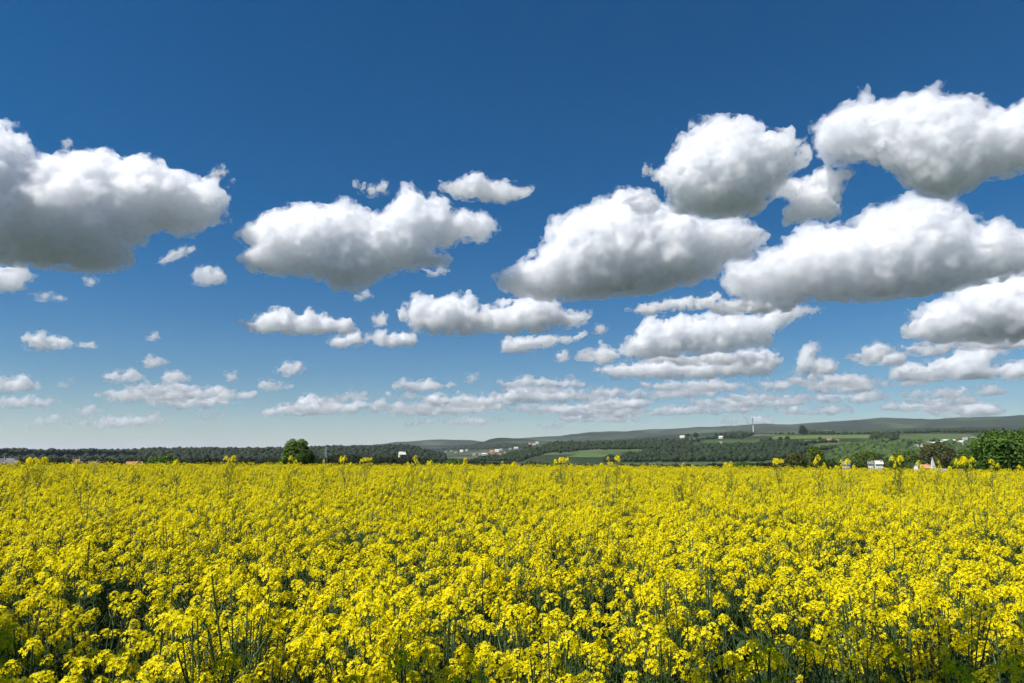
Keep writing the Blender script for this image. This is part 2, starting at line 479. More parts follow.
for lab, P, mat, cnt, rad in WOODS:
    xs = [p[0] for p in P]; ys = [p[1] for p in P]
    x = rng.uniform(min(xs), max(xs), cnt * 5); y = rng.uniform(min(ys), max(ys), cnt * 5)
    m_ = in_poly(P, x, y)
    for hx, ht, hb, hw_ in [h_[:4] for h_ in VILLAGE + HILLTOWN] + [(721, 436, 438.6, 3.6), (830, 438, 440.6, 5)]:
        m_ &= ~((np.abs(x - hx) < hw_ / 2 + 1.0) & (y > ht - 0.3) & (y < hb + 2.2))
    x, y = x[m_][:int(cnt * 1.6)], y[m_][:int(cnt * 1.6)]
    p = hits(x, y)
    o = link('woods', crowns('woods', p, np.clip(rng.lognormal(-0.62, 0.42, len(p)), 0.2, 1.3) * rad, mat, 1.0))
    tag(o, lab, 'woods', kind='stuff')

# hedges between the fields
HEDGES = [
 ('hedge under the tan stubble strip on the hill', [(760,443.4),(800,443),(838,443)], 5, 70),
 ('long hedge across the slope above the lower dark wood', [(693,447.8),(740,446.4),(800,444.2)], 5, 110),
 ('dotted hedge along the skyline left of the meadow', [(756,434.2),(775,434),(797,434)], 4, 60),
 ('hedge along the lower side of the pale farm strip', [(585,444.2),(640,443),(700,441.6)], 5, 90),
 ('hedge climbing between the pastures on the near slope', [(600,449.6),(640,449.2),(692,448.4)], 5, 100),
 ('thin hedge along the top of the near pastures', [(640,440.8),(700,439.4),(716,438.8)], 4, 60),
 ('hedge below the ruined farm walls on the slope', [(806,450.4),(826,449.8),(846,448.6)], 5, 60),
 ('skyline hedge above the hillside town', [(836,434.4),(870,433.8),(905,433.2),(930,433)], 4, 100),
]
for lab, P, rad, cnt in HEDGES:
    t = np.sort(rng.uniform(0, len(P) - 1, cnt)); P = np.array(P, float)
    x = np.interp(t, range(len(P)), P[:, 0]); y = np.interp(t, range(len(P)), P[:, 1]) + rng.uniform(-0.25, 0.25, cnt)
    p = hits(x, y)
    o = link('hedge', crowns('hedge', p, rng.uniform(0.5, 1.15, len(p)) * rad, M_DARKWOOD, 1.1))
    tag(o, lab, 'hedge', 'hedges between the fields on the hill')

# --- trees made of leaves
def leaf_cloud(lobes, count, size, seed):
    """Leaf quads near the surfaces of overlapping lobes; lobes = (x, y, z, rx, rz)."""
    r = np.random.default_rng(seed)
    L = np.array(lobes); w = L[:, 3] ** 2; k = r.choice(len(L), count, p=w / w.sum())
    d = r.normal(size=(count, 3)); d /= np.linalg.norm(d, axis=1, keepdims=True)
    rad = (0.55 + 0.5 * r.uniform(0, 1, count) ** 0.6)
    c = L[k, :3] + d * np.stack([L[k, 3], L[k, 3], L[k, 4]], 1) * rad[:, None]
    n = d + r.normal(size=(count, 3)) * 0.7; n[:, 2] += 0.5
    n /= np.linalg.norm(n, axis=1, keepdims=True)
    u = np.cross(n, r.normal(size=(count, 3))); u /= np.linalg.norm(u, axis=1, keepdims=True)
    v = np.cross(n, u)
    s = size * r.uniform(0.6, 1.35, count)[:, None]
    bend = n * s * 0.25
    V = np.stack([c - u * s, c - v * s * 0.62 + bend, c + u * s, c + v * s * 0.62 + bend], 1).reshape(-1, 3)
    return V, np.arange(count * 4).reshape(-1, 4)

def tube(path, radii, sides=7):
    path = np.array(path, float); V, F = [], []
    for i, p in enumerate(path):
        t = path[min(i + 1, len(path) - 1)] - path[max(i - 1, 0)]; t /= np.linalg.norm(t) + 1e-9
        a = np.cross(t, [0.31, 0.9, 0.2]); a /= np.linalg.norm(a); b = np.cross(t, a)
        for k in range(sides):
            q = 2 * math.pi * k / sides
            V.append(p + (a * math.cos(q) + b * math.sin(q)) * radii[i])
    for i in range(len(path) - 1):
        for k in range(sides):
            F.append((i * sides + k, i * sides + (k + 1) % sides, (i + 1) * sides + (k + 1) % sides, (i + 1) * sides + k))
    V.append(path[-1]); e = len(V) - 1; o = (len(path) - 1) * sides
    for k in range(sides): F.append((o + k, o + (k + 1) % sides, e, e))
    return np.array(V), F

def merge(parts):
    V, F, n0 = [], [], 0
    for v, f in parts:
        V.append(np.asarray(v)); F += [tuple(i + n0 for i in q) for q in f]; n0 += len(v)
    return np.concatenate(V), F

def poly_mesh(name, parts, mat, smooth=False):
    V, F = merge(parts)
    me = bpy.data.meshes.new(name)
    me.from_pydata([tuple(v) for v in V], [], [tuple(dict.fromkeys(f)) for f in F])
    if smooth: me.polygons.foreach_set('use_smooth', [True] * len(me.polygons))
    me.materials.append(mat); me.update()
    return me

def leafy_tree(name, label, cat, base, height, width, mat, seed, leaves=5000, leaf=0.28, trunk=0.22, group=None, nl=16, egg=0.55):
    """A tapered trunk with limbs under a crown of leaf faces."""
    r = random.Random(seed)
    root = bpy.data.objects.new(name, None); root.location = base; C.objects.link(root)
    root.empty_display_size = 0.5
    tag(root, label, cat, group)
    h0 = height * trunk; hc = height - h0; a = width / 2
    lobes = [(0, 0, h0 + hc * 0.5, a * 0.8, hc * 0.45)]
    for k in range(nl):
        t = 2 * math.pi * k / nl * 2.6 + r.uniform(-.4, .4); zf = r.uniform(0.12, 0.9)
        w = max(0.05, 1 - ((zf - 0.35) / 0.62) ** 2) ** 0.8
        rr_ = r.uniform(0.2, 0.34) * a
        lobes.append((math.cos(t) * (a - rr_) * w, math.sin(t) * (a - rr_) * w, h0 + hc * zf, rr_, rr_ * r.uniform(0.75, 1.1) * min(1.3, hc / width + .3)))
    lobes.append((r.uniform(-.15, .15) * a, 0, height - a * 0.28, a * 0.32, a * 0.28))
    V, F = leaf_cloud(lobes, leaves, leaf, seed)
    V[:, 2] = np.maximum(V[:, 2], h0 * 0.35)
    link('crown', mesh_from('crown', V, F, mats=[mat]), root)
    parts = [tube([(0, 0, -0.3), (0.05 * a, 0, h0), (0, 0.03 * a, h0 + hc * 0.45), (0, 0, h0 + hc * 0.8)], [height * 0.035, height * 0.026, height * 0.015, height * 0.004])]
    for lb in lobes[1:9]:
        s = r.uniform(0.1, 0.4)
        parts.append(tube([(0, 0, h0 + hc * s * 0.6), (lb[0] * 0.5, lb[1] * 0.5, h0 * 0.4 + lb[2] * 0.55), lb[:3]], [height * 0.012, height * 0.008, height * 0.002], 5))
    link('trunk', poly_mesh('trunk', parts, M_BARK, True), root)
    return root

M_GREENLEAF = leaf_material('green_leaves', (0.045, 0.085, 0.012), (0.13, 0.20, 0.03), 0.5, 0.35)
M_FRESHLEAF = leaf_material('fresh_leaves', (0.03, 0.07, 0.010), (0.10, 0.18, 0.025), 0.5)
M_OLIVELEAF = leaf_material('olive_leaves', (0.045, 0.05, 0.016), (0.11, 0.12, 0.03), 0.5)
M_DARKLEAF = leaf_material('dark_leaves', (0.010, 0.02, 0.007), (0.032, 0.052, 0.016), 0.4)

def ground_at(px, r):
    az = math.atan((px - 512) / F_PX * TC)
    x, y = math.sin(az) * r, math.cos(az) * r
    return Vector((x, y, float(land(np.array([x]), np.array([y]))[0])))

def place_tree(name, label, cat, px, ytop, wpx, r, mat, seed, **k):
    b = ground_at(px, r)
    h = at(px, ytop, r).z - b.z
    return leafy_tree(name, label, cat, b, h, wpx * r / F_PX, mat, seed, **k)

place_tree('round_tree', 'single dense round green tree rising above the field edge at the left', 'tree', 297, 441.3, 34, 170, M_GREENLEAF, 3, leaves=10500, leaf=0.23, trunk=0.1, nl=34)
place_tree('broad_tree', 'broad bright green tree cut off by the right edge, behind the field', 'tree', 1013, 430.3, 70, 150, M_FRESHLEAF, 8, leaves=14000, leaf=0.24, trunk=0.12, nl=30)
place_tree('bush', 'low bright green bush just beyond the field, right of the orange roof', 'bush', 163, 455.0, 32, 150, M_FRESHLEAF, 12, leaves=3500, leaf=0.22, trunk=0.1)
place_tree('bush', 'olive green bush behind the field edge, right of the broad dark wood', 'bush', 795, 452.0, 26, 190, M_OLIVELEAF, 14, leaves=3000, leaf=0.24, trunk=0.1)
place_tree('young_tree', 'fresh green young tree beside the olive bush', 'tree', 814, 447.0, 24, 230, M_GREENLEAF, 15, leaves=3500, leaf=0.28, trunk=0.15)
place_tree('bush', 'green bush peeping over the field edge below the village', 'bush', 455, 460.0, 34, 170, M_FRESHLEAF, 17, leaves=2600, leaf=0.24, trunk=0.1)
place_tree('bush', 'low green bush at the field edge under the sloping meadow', 'bush', 552, 462.0, 32, 160, M_FRESHLEAF, 19, leaves=2600, leaf=0.22, trunk=0.1)
place_tree('bush', 'brownish bush at the field edge, left of the sloping meadow', 'bush', 532, 461.0, 22, 180, M_OLIVELEAF, 20, leaves=1800, leaf=0.22, trunk=0.1)
place_tree('bush', 'bright bush at the field edge below the radio mast', 'bush', 738, 462.0, 40, 170, M_FRESHLEAF, 21, leaves=2600, leaf=0.22, trunk=0.1)
place_tree('bush', 'small green bush at the field edge under the pale pasture', 'bush', 650, 464.0, 34, 170, M_OLIVELEAF, 22, leaves=2000, leaf=0.22, trunk=0.1)
place_tree('yellowing_tree', 'olive yellow tree in front of the hillside town', 'tree', 938, 444.5, 36, 640, M_OLIVELEAF, 24, leaves=5000, leaf=0.75, trunk=0.12)
place_tree('young_tree', 'slim green tree left of the broad tree at the right edge', 'tree', 966, 449.0, 26, 260, M_GREENLEAF, 26, leaves=3500, leaf=0.32, trunk=0.12)
place_tree('bush', 'dark green bush at the foot of the broad tree', 'bush', 976, 456.0, 22, 170, M_GREENLEAF, 27, leaves=2000, leaf=0.22, trunk=0.1)
place_tree('young_tree', 'rounded dark tree above the big white building', 'tree', 866, 451.0, 30, 640, M_GREENLEAF, 28, leaves=3500, leaf=0.7, trunk=0.12)
place_tree('young_tree', 'rounded green tree beside the church spire', 'tree', 905, 451.0, 28, 640, M_GREENLEAF, 29, leaves=3500, leaf=0.7, trunk=0.12)

# lone round trees in the fields of the hill
for px, y, wp, lab in [(761, 442.6, 3.0, 'smallest tree of four in a row along the stubble strip'), (770.5, 442.8, 4.6, 'second round tree in the row along the stubble strip'), (780.5, 442.8, 5.2, 'widest dark tree in the row along the stubble strip'),
                       (787.5, 441.6, 5.0, 'tallest tree at the far end of the row along the stubble strip'), (688, 437.6, 4.0, 'lone dark tree beside the pale farmhouse on the slope'), (696, 437.8, 5.0, 'round dark tree right of the pale farmhouse on the slope'),
                       (820, 440.6, 3.4, 'small tree growing by the ruined farm walls'), (803, 434.6, 8, 'dark round tree standing on the skyline over the meadow')]:
    b = on_land(px, y)
    if b is None: continue
    r = math.hypot(b.x, b.y); w = wp * r / F_PX
    leafy_tree('field_tree', lab, 'tree', b, w * 1.0, w, M_DARKLEAF, int(px), leaves=700, leaf=w * 0.07, trunk=0.12, group='lone trees on the facing hill')

# belt of wood close behind the field
TOPS = prof([(-60,457),(0,456),(40,457),(90,456.5),(150,457.5),(200,456),(260,457),(330,454),(350,452),(380,455),(420,456),(450,459),(500,460.5),(560,463),(640,464),(700,463),(760,462),(800,461),(830,459),(860,456),(900,457),(960,458),(1000,455),(1090,456)])
def belt(lab, x0, x1, count, mat, rmin, rmax, drop, seed):
    r = np.random.default_rng(seed); parts = []
    for k in range(count):
        px = r.uniform(x0, x1); dd = rmin + (rmax - rmin) * r.uniform() ** 0.8
        b = ground_at(px, dd); top = float(z_at(TOPS(px) + abs(r.normal()) * drop, px, dd))
        h = max(top - b.z, 2.5); w = min(h * r.uniform(0.6, 1.0), 14)
        lobes = [(b.x, b.y, b.z + h * 0.5, w * 0.42, h * 0.42)]
        for j in range(6):
            t = r.uniform(0, 6.28); lobes.append((b.x + math.cos(t) * w * .3, b.y + math.sin(t) * w * .3, b.z + h * r.uniform(.3, .85), w * .22, w * .22))
        parts.append(leaf_cloud(lobes, 420, 0.0019 * dd * 0.62, int(r.integers(1e9)))[0])
    V = np.concatenate(parts)
    o = link('woods', mesh_from('woods', V, np.arange(len(V)).reshape(-1, 4), mats=[mat]))
    tag(o, lab, 'woods', kind='stuff')
belt('dark belt of trees just beyond the field at the left', -70, 470, 260, M_DARKLEAF, 430, 700, 1.6, 1)
belt('low scrub along the field edge in the middle', 450, 830, 170, M_DARKLEAF, 330, 600, 1.2, 2)
belt('green belt of trees below the hillside town', 820, 1090, 190, M_GREENLEAF, 600, 820, 2.0, 3)

# --- houses
_wallm, _roofm = {}, {}
WALLS = dict(white=(0.66, 0.65, 0.62), cream=(0.62, 0.55, 0.42), grey=(0.42, 0.42, 0.42), pink=(0.50, 0.38, 0.34), tan=(0.42, 0.33, 0.22))
ROOFS = dict(red=(0.30, 0.10, 0.06), orange=(0.46, 0.20, 0.10), slate=(0.16, 0.16, 0.18), pale=(0.55, 0.53, 0.50), brown=(0.16, 0.10, 0.07))
M_PANE = plain_material('dark_glass', (0.04, 0.05, 0.06), 0.15, 0.1)
def house_mats(w, r):
    if w not in _wallm: _wallm[w] = plain_material(w + '_render', WALLS[w], 0.9, 0.08, 0.6)
    if r not in _roofm: _roofm[r] = plain_material(r + '_tiles', ROOFS[r], 0.85, 0.22, 1.2)
    return _wallm[w], _roofm[r]

def box(x0, x1, y0, y1, z0, z1):
    V = [(x, y, z) for z in (z0, z1) for x, y in ((x0, y0), (x1, y0), (x1, y1), (x0, y1))]
    return V, [(3, 2, 1, 0), (4, 5, 6, 7), (0, 1, 5, 4), (1, 2, 6, 5), (2, 3, 7, 6), (3, 0, 4, 7)]

def house(label, base, w, d, h, rise, wall, roof, rot=0.0, group=None, windows=3, chimney=True, name='house', cat='house'):
    """Rendered walls with gables, an overhanging roof, a chimney and window openings."""
    mw, mr = house_mats(wall, roof)
    root = bpy.data.objects.new(name, None); root.location = base; root.rotation_euler = (0, 0, rot); C.objects.link(root)
    tag(root, label, cat, group)
    a, b = w / 2, d / 2
    V = [(-a, -b, -4), (a, -b, -4), (a, b, -4), (-a, b, -4), (-a, -b, h), (a, -b, h), (a, b, h), (-a, b, h), (-a, 0, h + rise), (a, 0, h + rise)]
    F = [(0, 1, 5, 4), (2, 3, 7, 6), (1, 2, 6, 9, 5), (3, 0, 4, 8, 7), (4, 5, 9, 8), (6, 7, 8, 9)]
    link('wall', poly_mesh('wall', [(V, F)], mw), root)
    e, t = 0.5, 0.25; sl = rise / b
    def slab(s):
        y0, z0 = s * (b + e), h - e * sl
        return [(-a - e, y0, z0), (a + e, y0, z0), (a + e, 0, h + rise + .02), (-a - e, 0, h + rise + .02),
                (-a - e, y0, z0 + t), (a + e, y0, z0 + t), (a + e, 0, h + rise + t), (-a - e, 0, h + rise + t)], \
               [(0, 1, 2, 3), (7, 6, 5, 4), (0, 4, 5, 1), (1, 5, 6, 2), (2, 6, 7, 3), (3, 7, 4, 0)]
    rf = link('roof', poly_mesh('roof', [slab(-1), slab(1)], mr), root)
    if chimney:
        link('chimney', poly_mesh('chimney', [box(a * .4, a * .4 + .8, -.9, -.2, h + rise * .5, h + rise + 1.0)], house_mats('tan', roof)[0]), rf)
    for k in range(windows):
        x = -a + w * (k + 0.5) / windows; ww = min(1.1, w / windows * .4)
        link('window', poly_mesh('window', [box(x - ww / 2, x + ww / 2, -b - .05, -b + .05, h * .45, h * .45 + 1.4)], M_PANE), root)
    return root

def far_house(label, px, ytop, ybase, wpx, wall, roof, group, rot=None, r=None, chimney=True, windows=3):
    b = on_land(px, ybase) if r is None else ground_at(px, r)
    if b is None: return
    dd = math.hypot(b.x, b.y); w = wpx * dd / F_PX
    top = at(px, ytop, dd).z; H = max(top - b.z, w * 0.5)
    rise = min(H * 0.42, w * 0.4, 5.5)
    az = math.atan2(b.x, b.y)
    house(label, b, w, min(w * 0.85, 12), H - rise, rise, wall, roof, -az + (random.Random(px).uniform(-.35, .35) if rot is None else rot), group, windows, chimney)

for px, yt, yb, w, wa, ro, lab in VILLAGE:
    far_house(lab, px, yt, yb, w, wa, ro, VIL)
for px, yt, yb, w, wa, ro, lab in HILLTOWN:
    far_house(lab, px, yt, yb, w, wa, ro, TOWN)
far_house('long pale farmhouse on the slope beneath the far hills', 682.5, 435.8, 438.0, 4.6, 'cream', 'pale', None)
far_house('pale barn at the edge of the dark knoll wood', 721, 436, 438.6, 3.6, 'cream', 'pale', None)
far_house('tiny white cottage below the dark knoll wood', 721, 441.4, 444.6, 2.2, 'white', 'slate', None)
far_house('low ruined farm building of tan stone on the slope', 830, 438, 440.6, 5, 'tan', 'brown', None)
far_house('small tan shed beside the ruined farm building', 837, 439, 441, 3, 'tan', 'brown', None)
for px, yt, w, r, wa, ro, lab in [
 (13, 458.6, 7, 400, 'white', 'slate', 'whitish house with a grey roof at the far left end of the field'), (2, 458.8, 8, 420, 'grey', 'slate', 'grey house cut off by the left edge behind the field'),
 (95, 461.6, 8, 390, 'pink', 'brown', 'pinkish grey house left of the orange roof'), (78, 459.4, 6, 410, 'grey', 'brown', 'small grey house in the dark trees, second from the pinkish one'), (135, 462.0, 11, 380, 'tan', 'orange', 'house with a low orange tiled roof just behind the field'),
 (402, 451.9, 6, 900, 'cream', 'pale', 'cream house alone in the dark forest at the left of the village'),
]:
    far_house(lab, px, yt, 0, w, wa, ro, WEST if px < 300 else None, r=r)
far_house('big white building with a low pale roof behind the field at the right', 878, 461.0, 0, 5.5, 'white', 'pale', None, r=520, rot=0.25, windows=5)
far_house('white annex standing left of the big white building', 870, 461.8, 0, 4, 'white', 'slate', None, r=530, rot=0.1)
far_house('small grey house half sunk behind the blossom, left of the annex', 846, 461.5, 0, 6, 'grey', 'slate', None, r=520)
far_house('white gable peeping over the blossom, left of the orange roof', 915.5, 464, 0, 4, 'white', 'slate', None, r=560, rot=1.3)
far_house('orange roofed house peeping over the blossom beside the church spire', 924, 464.8, 0, 6, 'tan', 'orange', None, r=570)

# church with a spire
b = ground_at(932, 580); root = bpy.data.objects.new('church', None); root.location = b; C.objects.link(root)
tag(root, 'pale church spire poking up just over the blossom', 'church')
zt = at(932, 456.8, 580).z - b.z; s = 1.2
link('tower', poly_mesh('tower', [box(-s, s, -s, s, -2, zt - 8.0)], house_mats('cream', 'slate')[0]), root)
sp = [(-s - .15, -s - .15, zt - 8.0), (s + .15, -s - .15, zt - 8.0), (s + .15, s + .15, zt - 8.0), (-s - .15, s + .15, zt - 8.0), (0, 0, zt)]
link('spire', poly_mesh('spire', [(sp, [(0, 1, 4), (1, 2, 4), (2, 3, 4), (3, 0, 4), (3, 2, 1, 0)])], house_mats('cream', 'pale')[1]), root)
link('nave', poly_mesh('nave', [box(s, s + 7, -2.4, 2.4, -2, zt - 8)], house_mats('cream', 'slate')[0]), root)

# radio mast on the hill
b = on_land(753.5, 434.6); dd = math.hypot(b.x, b.y); hm = at(753.5, 417.5, dd).z - b.z
M_MASTW = plain_material('white_steel', (0.75, 0.75, 0.74), 0.5, 0.05); M_MASTD = plain_material('grey_steel', (0.16, 0.17, 0.18), 0.5, 0.1)
root = bpy.data.objects.new('radio_mast', None); root.location = b; C.objects.link(root)
tag(root, 'tall thin radio mast on the brow of the hill, dark above and white below', 'mast')
def lattice(z0, z1, w0, w1, step, t):
    P = []; cor = [(1, 1), (-1, 1), (-1, -1), (1, -1)]
    for cx, cy in cor: P.append(tube([(cx * w0, cy * w0, z0), (cx * w1, cy * w1, z1)], [t, t], 4))
    z = z0; k = 0
    while z < z1 - 0.5:
        f0, f1 = (z - z0) / (z1 - z0), (min(z + step, z1) - z0) / (z1 - z0)
        a_, b_ = w0 + (w1 - w0) * f0, w0 + (w1 - w0) * f1
        for i in range(4):
            c0, c1 = cor[i], cor[(i + 1) % 4]
            if k % 2: c0, c1 = c1, c0
            P.append(tube([(c0[0] * a_, c0[1] * a_, z), (c1[0] * b_, c1[1] * b_, min(z + step, z1))], [t * .6, t * .6], 4))
        z += step; k += 1
    return P
link('lower_lattice', poly_mesh('lattice', lattice(-1, hm * 0.55, 1.3, 1.0, 3.0, 0.34), M_MASTW), root)
link('upper_lattice', poly_mesh('lattice', lattice(hm * 0.55, hm * 0.94, 0.95, 0.8, 3.0, 0.28), M_MASTD), root)
link('antenna', poly_mesh('antenna', [tube([(0, 0, hm * 0.90), (0, 0, hm * 0.96)], [2.0, 2.0], 10), tube([(0, 0, hm * 0.95), (0, 0, hm)], [0.5, 0.3], 6)], M_MASTD), root)

# lattice pylon in the trees beside the round tree
b = ground_at(326, 620); hp = at(326, 447, 620).z - b.z
root = bpy.data.objects.new('pylon', None); root.location = b; root.rotation_euler = (0, 0, 0.5); C.objects.link(root)
tag(root, 'thin grey lattice pylon right of the round tree', 'pylon')
M_PYL = plain_material('galvanised_steel', (0.42, 0.44, 0.46), 0.5, 0.1)
link('lattice', poly_mesh('lattice', lattice(-0.5, hp, 1.4, 0.25, 1.6, 0.09), M_PYL), root)
for zz, wd in ((hp * .78, 2.6), (hp * .9, 2.0)):
    link('crossarm', poly_mesh('crossarm', [tube([(-wd, 0, zz), (0, 0, zz + .35), (wd, 0, zz)], [.07, .12, .07], 4), tube([(-wd, 0, zz - .02), (wd, 0, zz - .02)], [.06, .06], 4)], M_PYL), root)

# trees behind the field edge whose shade falls on the nearest blossom
for x, y, h, w, lab in [(-8.75, -0.7, 12.0, 3.4, 'leafy tree beside the near field edge, shading the nearest blossom'), (-7.2, -2.9, 17.5, 3.0, 'taller slim leafy tree beside the near field edge, shading the nearest blossom')]:
    leafy_tree('roadside_tree', lab, 'tree', Vector((x, y, float(land(np.array([x]), np.array([y]))[0]))), h, w, M_GREENLEAF, int(h), leaves=2000, leaf=0.12, trunk=0.55, nl=14)
# ------------------------------------------------------------------ rapeseed
def petal_material():
    m, n, l, b = new_mat('rapeseed_petals')
    g = n.new('ShaderNodeNewGeometry')
    r = n.new('ShaderNodeValToRGB'); cr = r.color_ramp
    cr.elements[0].position = 0.0; cr.elements[0].color = (0.76, 0.62, 0.002, 1)
    cr.elements[1].position = 1.0; cr.elements[1].color = (0.84, 0.75, 0.005, 1)
    l.new(g.outputs['Random Per Island'], r.inputs[0])
    l.new(r.outputs[0], b.inputs['Base Color'])
    b.inputs['Roughness'].default_value = 0.6; b.inputs['Specular IOR Level'].default_value = 0.08
    t = n.new('ShaderNodeBsdfTranslucent'); l.new(r.outputs[0], t.inputs['Color'])
    mx = n.new('ShaderNodeMixShader'); mx.inputs[0].default_value = 0.35
    l.new(b.outputs[0], mx.inputs[1]); l.new(t.outputs[0], mx.inputs[2]); l.new(mx.outputs[0], n['Material Output'].inputs['Surface'])
    return m
M_PETAL = petal_material()
M_BUD = plain_material('rapeseed_buds', (0.30, 0.33, 0.02), 0.6, 0.2, 90)
M_STEM = plain_material('rapeseed_stem', (0.045, 0.085, 0.018), 0.7, 0.3, 30)
M_LEAF = leaf_material('rapeseed_leaf', (0.022, 0.045, 0.018), (0.05, 0.085, 0.03), 9.0, 0.25)

def frame(d):
    d = np.array(d, float); d /= np.linalg.norm(d)
    a = np.cross(d, [0.3, 0.8, 0.52]); a /= np.linalg.norm(a)
    return d, a, np.cross(d, a)

def head_geo(p, axis, size, r, flowers):
    """A raceme: open flowers ringed below a knot of buds, pods under them."""
    d, a, b = frame(axis); p = np.array(p)
    V, F = [], []
    for k in range(flowers):
        t = k / flowers                                     # 0 top, 1 bottom
        ph = k * 2.39996 + r.uniform(-.3, .3)
        out = a * math.cos(ph) + b * math.sin(ph)
        rad = size * (0.30 + 0.95 * min(1, t * 1.5)) * r.uniform(0.8, 1.15)
        c = p + d * (size * (0.75 - 1.55 * t ** 1.2) + r.uniform(-.1, .1) * size) + out * rad
        nrm = out * (0.35 + 0.9 * t) + d * (1.1 - 0.8 * t) + np.array([r.uniform(-.35, .35) for _ in range(3)])
        nn, u, v = frame(nrm)
        ps = size * 0.34 * r.uniform(0.8, 1.15); q0 = r.uniform(0, 6.28)
        for j in range(4):
            q = q0 + j * math.pi / 2 + r.uniform(-.15, .15)
            e = u * math.cos(q) + v * math.sin(q); s = np.cross(nn, e)
            i0 = len(V); lift = nn * ps * r.uniform(-.1, .35)
            V += [c + e * ps * .12 - s * ps * .16, c + e * ps * .12 + s * ps * .16, c + e * ps * 1.0 + s * ps * .46 + lift, c + e * ps * 1.0 - s * ps * .46 + lift]
            F.append((i0, i0 + 1, i0 + 2, i0 + 3))
    nb = len(F)
    # buds
    bv, bf = ICO1; c = p + d * size * 0.62
    i0 = len(V); V += list(c + bv * size * 0.30); F += [tuple(i + i0 for i in f) for f in bf]
    return V, F, nb
def ico1():
    bm = bmesh.new(); bmesh.ops.create_icosphere(bm, subdivisions=1, radius=1)
    v = np.array([x.co[:] for x in bm.verts]); f = [tuple(y.index for y in x.verts) for x in bm.faces]; bm.free(); return v, f
ICO1 = ico1()

def plant_geo(seed, flowers=26, nh=7, height=1.25, sides=4, spread=1.0, thick=1.0, hsize=1.0, low=0.42):
    """Stems, leaves and racemes of one plant standing at the origin."""
    r = random.Random(seed)
    lean = np.array([r.uniform(-.06, .06), r.uniform(-.06, .06), 0])
    def axis(z): return np.array([0, 0, z]) + lean * (z / height) ** 2 * 2
    stems = [tube([axis(0) - [0, 0, .05], axis(height * .35), axis(height * .7), axis(height)], [.0075 * thick, .0065 * thick, .005 * thick, .0028 * thick], sides)]
    tips = [(axis(height), lean * 2 + np.array([0, 0, 1]))]
    for k in range(nh - 1):
        z0 = height * r.uniform(low, 0.80 if low < .6 else .92); ph = k * 2.4 + r.uniform(-.5, .5)
        o = np.array([math.cos(ph), math.sin(ph), 0])
        ln = r.uniform(.06, .22) * spread; z1 = min(height * (r.uniform(0.80, 1.0) if low < .6 else r.uniform(.87, 1.0)), z0 + .55)
        p0 = axis(z0); p1 = p0 + o * ln * .6 + [0, 0, (z1 - z0) * .4]; p2 = p0 + o * ln + [0, 0, z1 - z0]
        stems.append(tube([p0, p1, p2], [.0042 * thick, .0034 * thick, .0022 * thick], sides)); tips.append((p2, p2 - p1 + np.array([0, 0, .1])))
    # seed pods on the stalks below the blossom
    for p, d in tips:
        dd, a, b = frame(d)
        for k in range(7):
            ph = k * 2.4; o = a * math.cos(ph) + b * math.sin(ph); q = p - dd * (.075 + .016 * k)
            stems.append(tube([q, q + o * .022 + dd * .012, q + o * .045 + dd * .035], [.0011, .0016, .0006], 3))
    heads = [head_geo(p, d, hsize * r.choice((.017, .022, .025, .029)) * (1.12 if k == 0 else 1), r, max(5, int(flowers * r.uniform(.75, 1.2)))) for k, (p, d) in enumerate(tips)]
    leaves = []
    for k in range(7):
        z0 = height * (0.12 + 0.075 * k) ; ph = k * 2.4 + r.uniform(-.4, .4); L = (0.24 - 0.016 * k) * r.uniform(.8, 1.2); wd = L * .2
        o = np.array([math.cos(ph), math.sin(ph), 0]); s = np.array([-math.sin(ph), math.cos(ph), 0]); V, F = [], []
        for i in range(5):
            t = i / 4; c = axis(z0) + o * L * t + [0, 0, L * (.55 * t - .75 * t * t)]
            w = wd * math.sin(math.pi * min(.98, .08 + .9 * t)); dip = np.array([0, 0, -.2 * w])
            V += [c - s * w - dip, c + dip, c + s * w - dip]
            if i: F += [((i - 1) * 3, (i - 1) * 3 + 1, i * 3 + 1, i * 3), ((i - 1) * 3 + 1, (i - 1) * 3 + 2, i * 3 + 2, i * 3 + 1)]
        leaves.append((V, F))
    return stems, leaves, heads

def head_mesh(h):
    V, F, nb = h
    me = bpy.data.meshes.new('flower_head'); me.from_pydata([tuple(v) for v in V], [], F)
    me.materials.append(M_PETAL); me.materials.append(M_BUD)
    me.polygons.foreach_set('material_index', [0] * nb + [1] * (len(F) - nb)); me.update(); return me

def whole_plant(name, seed, **k):
    """The same plant as one mesh, for the mass of the crop."""
    stems, leaves, heads = plant_geo(seed, **k)
    V, F, M, n0 = [], [], [], 0
    for grp, mi in ((stems, 2), (leaves, 3)):
        for v, f in grp:
            V += [tuple(x) for x in v]; F += [tuple(dict.fromkeys(i + n0 for i in q)) for q in f]; M += [mi] * len(f); n0 += len(v)
    for v, f, nb in heads:
        V += [tuple(x) for x in v]; F += [tuple(i + n0 for i in q) for q in f]; M += [0] * nb + [1] * (len(f) - nb); n0 += len(v)
    me = bpy.data.meshes.new(name); me.from_pydata(V, [], F)
    for m in (M_PETAL, M_BUD, M_STEM, M_LEAF): me.materials.append(m)
    me.polygons.foreach_set('material_index', M); me.update()
    return me

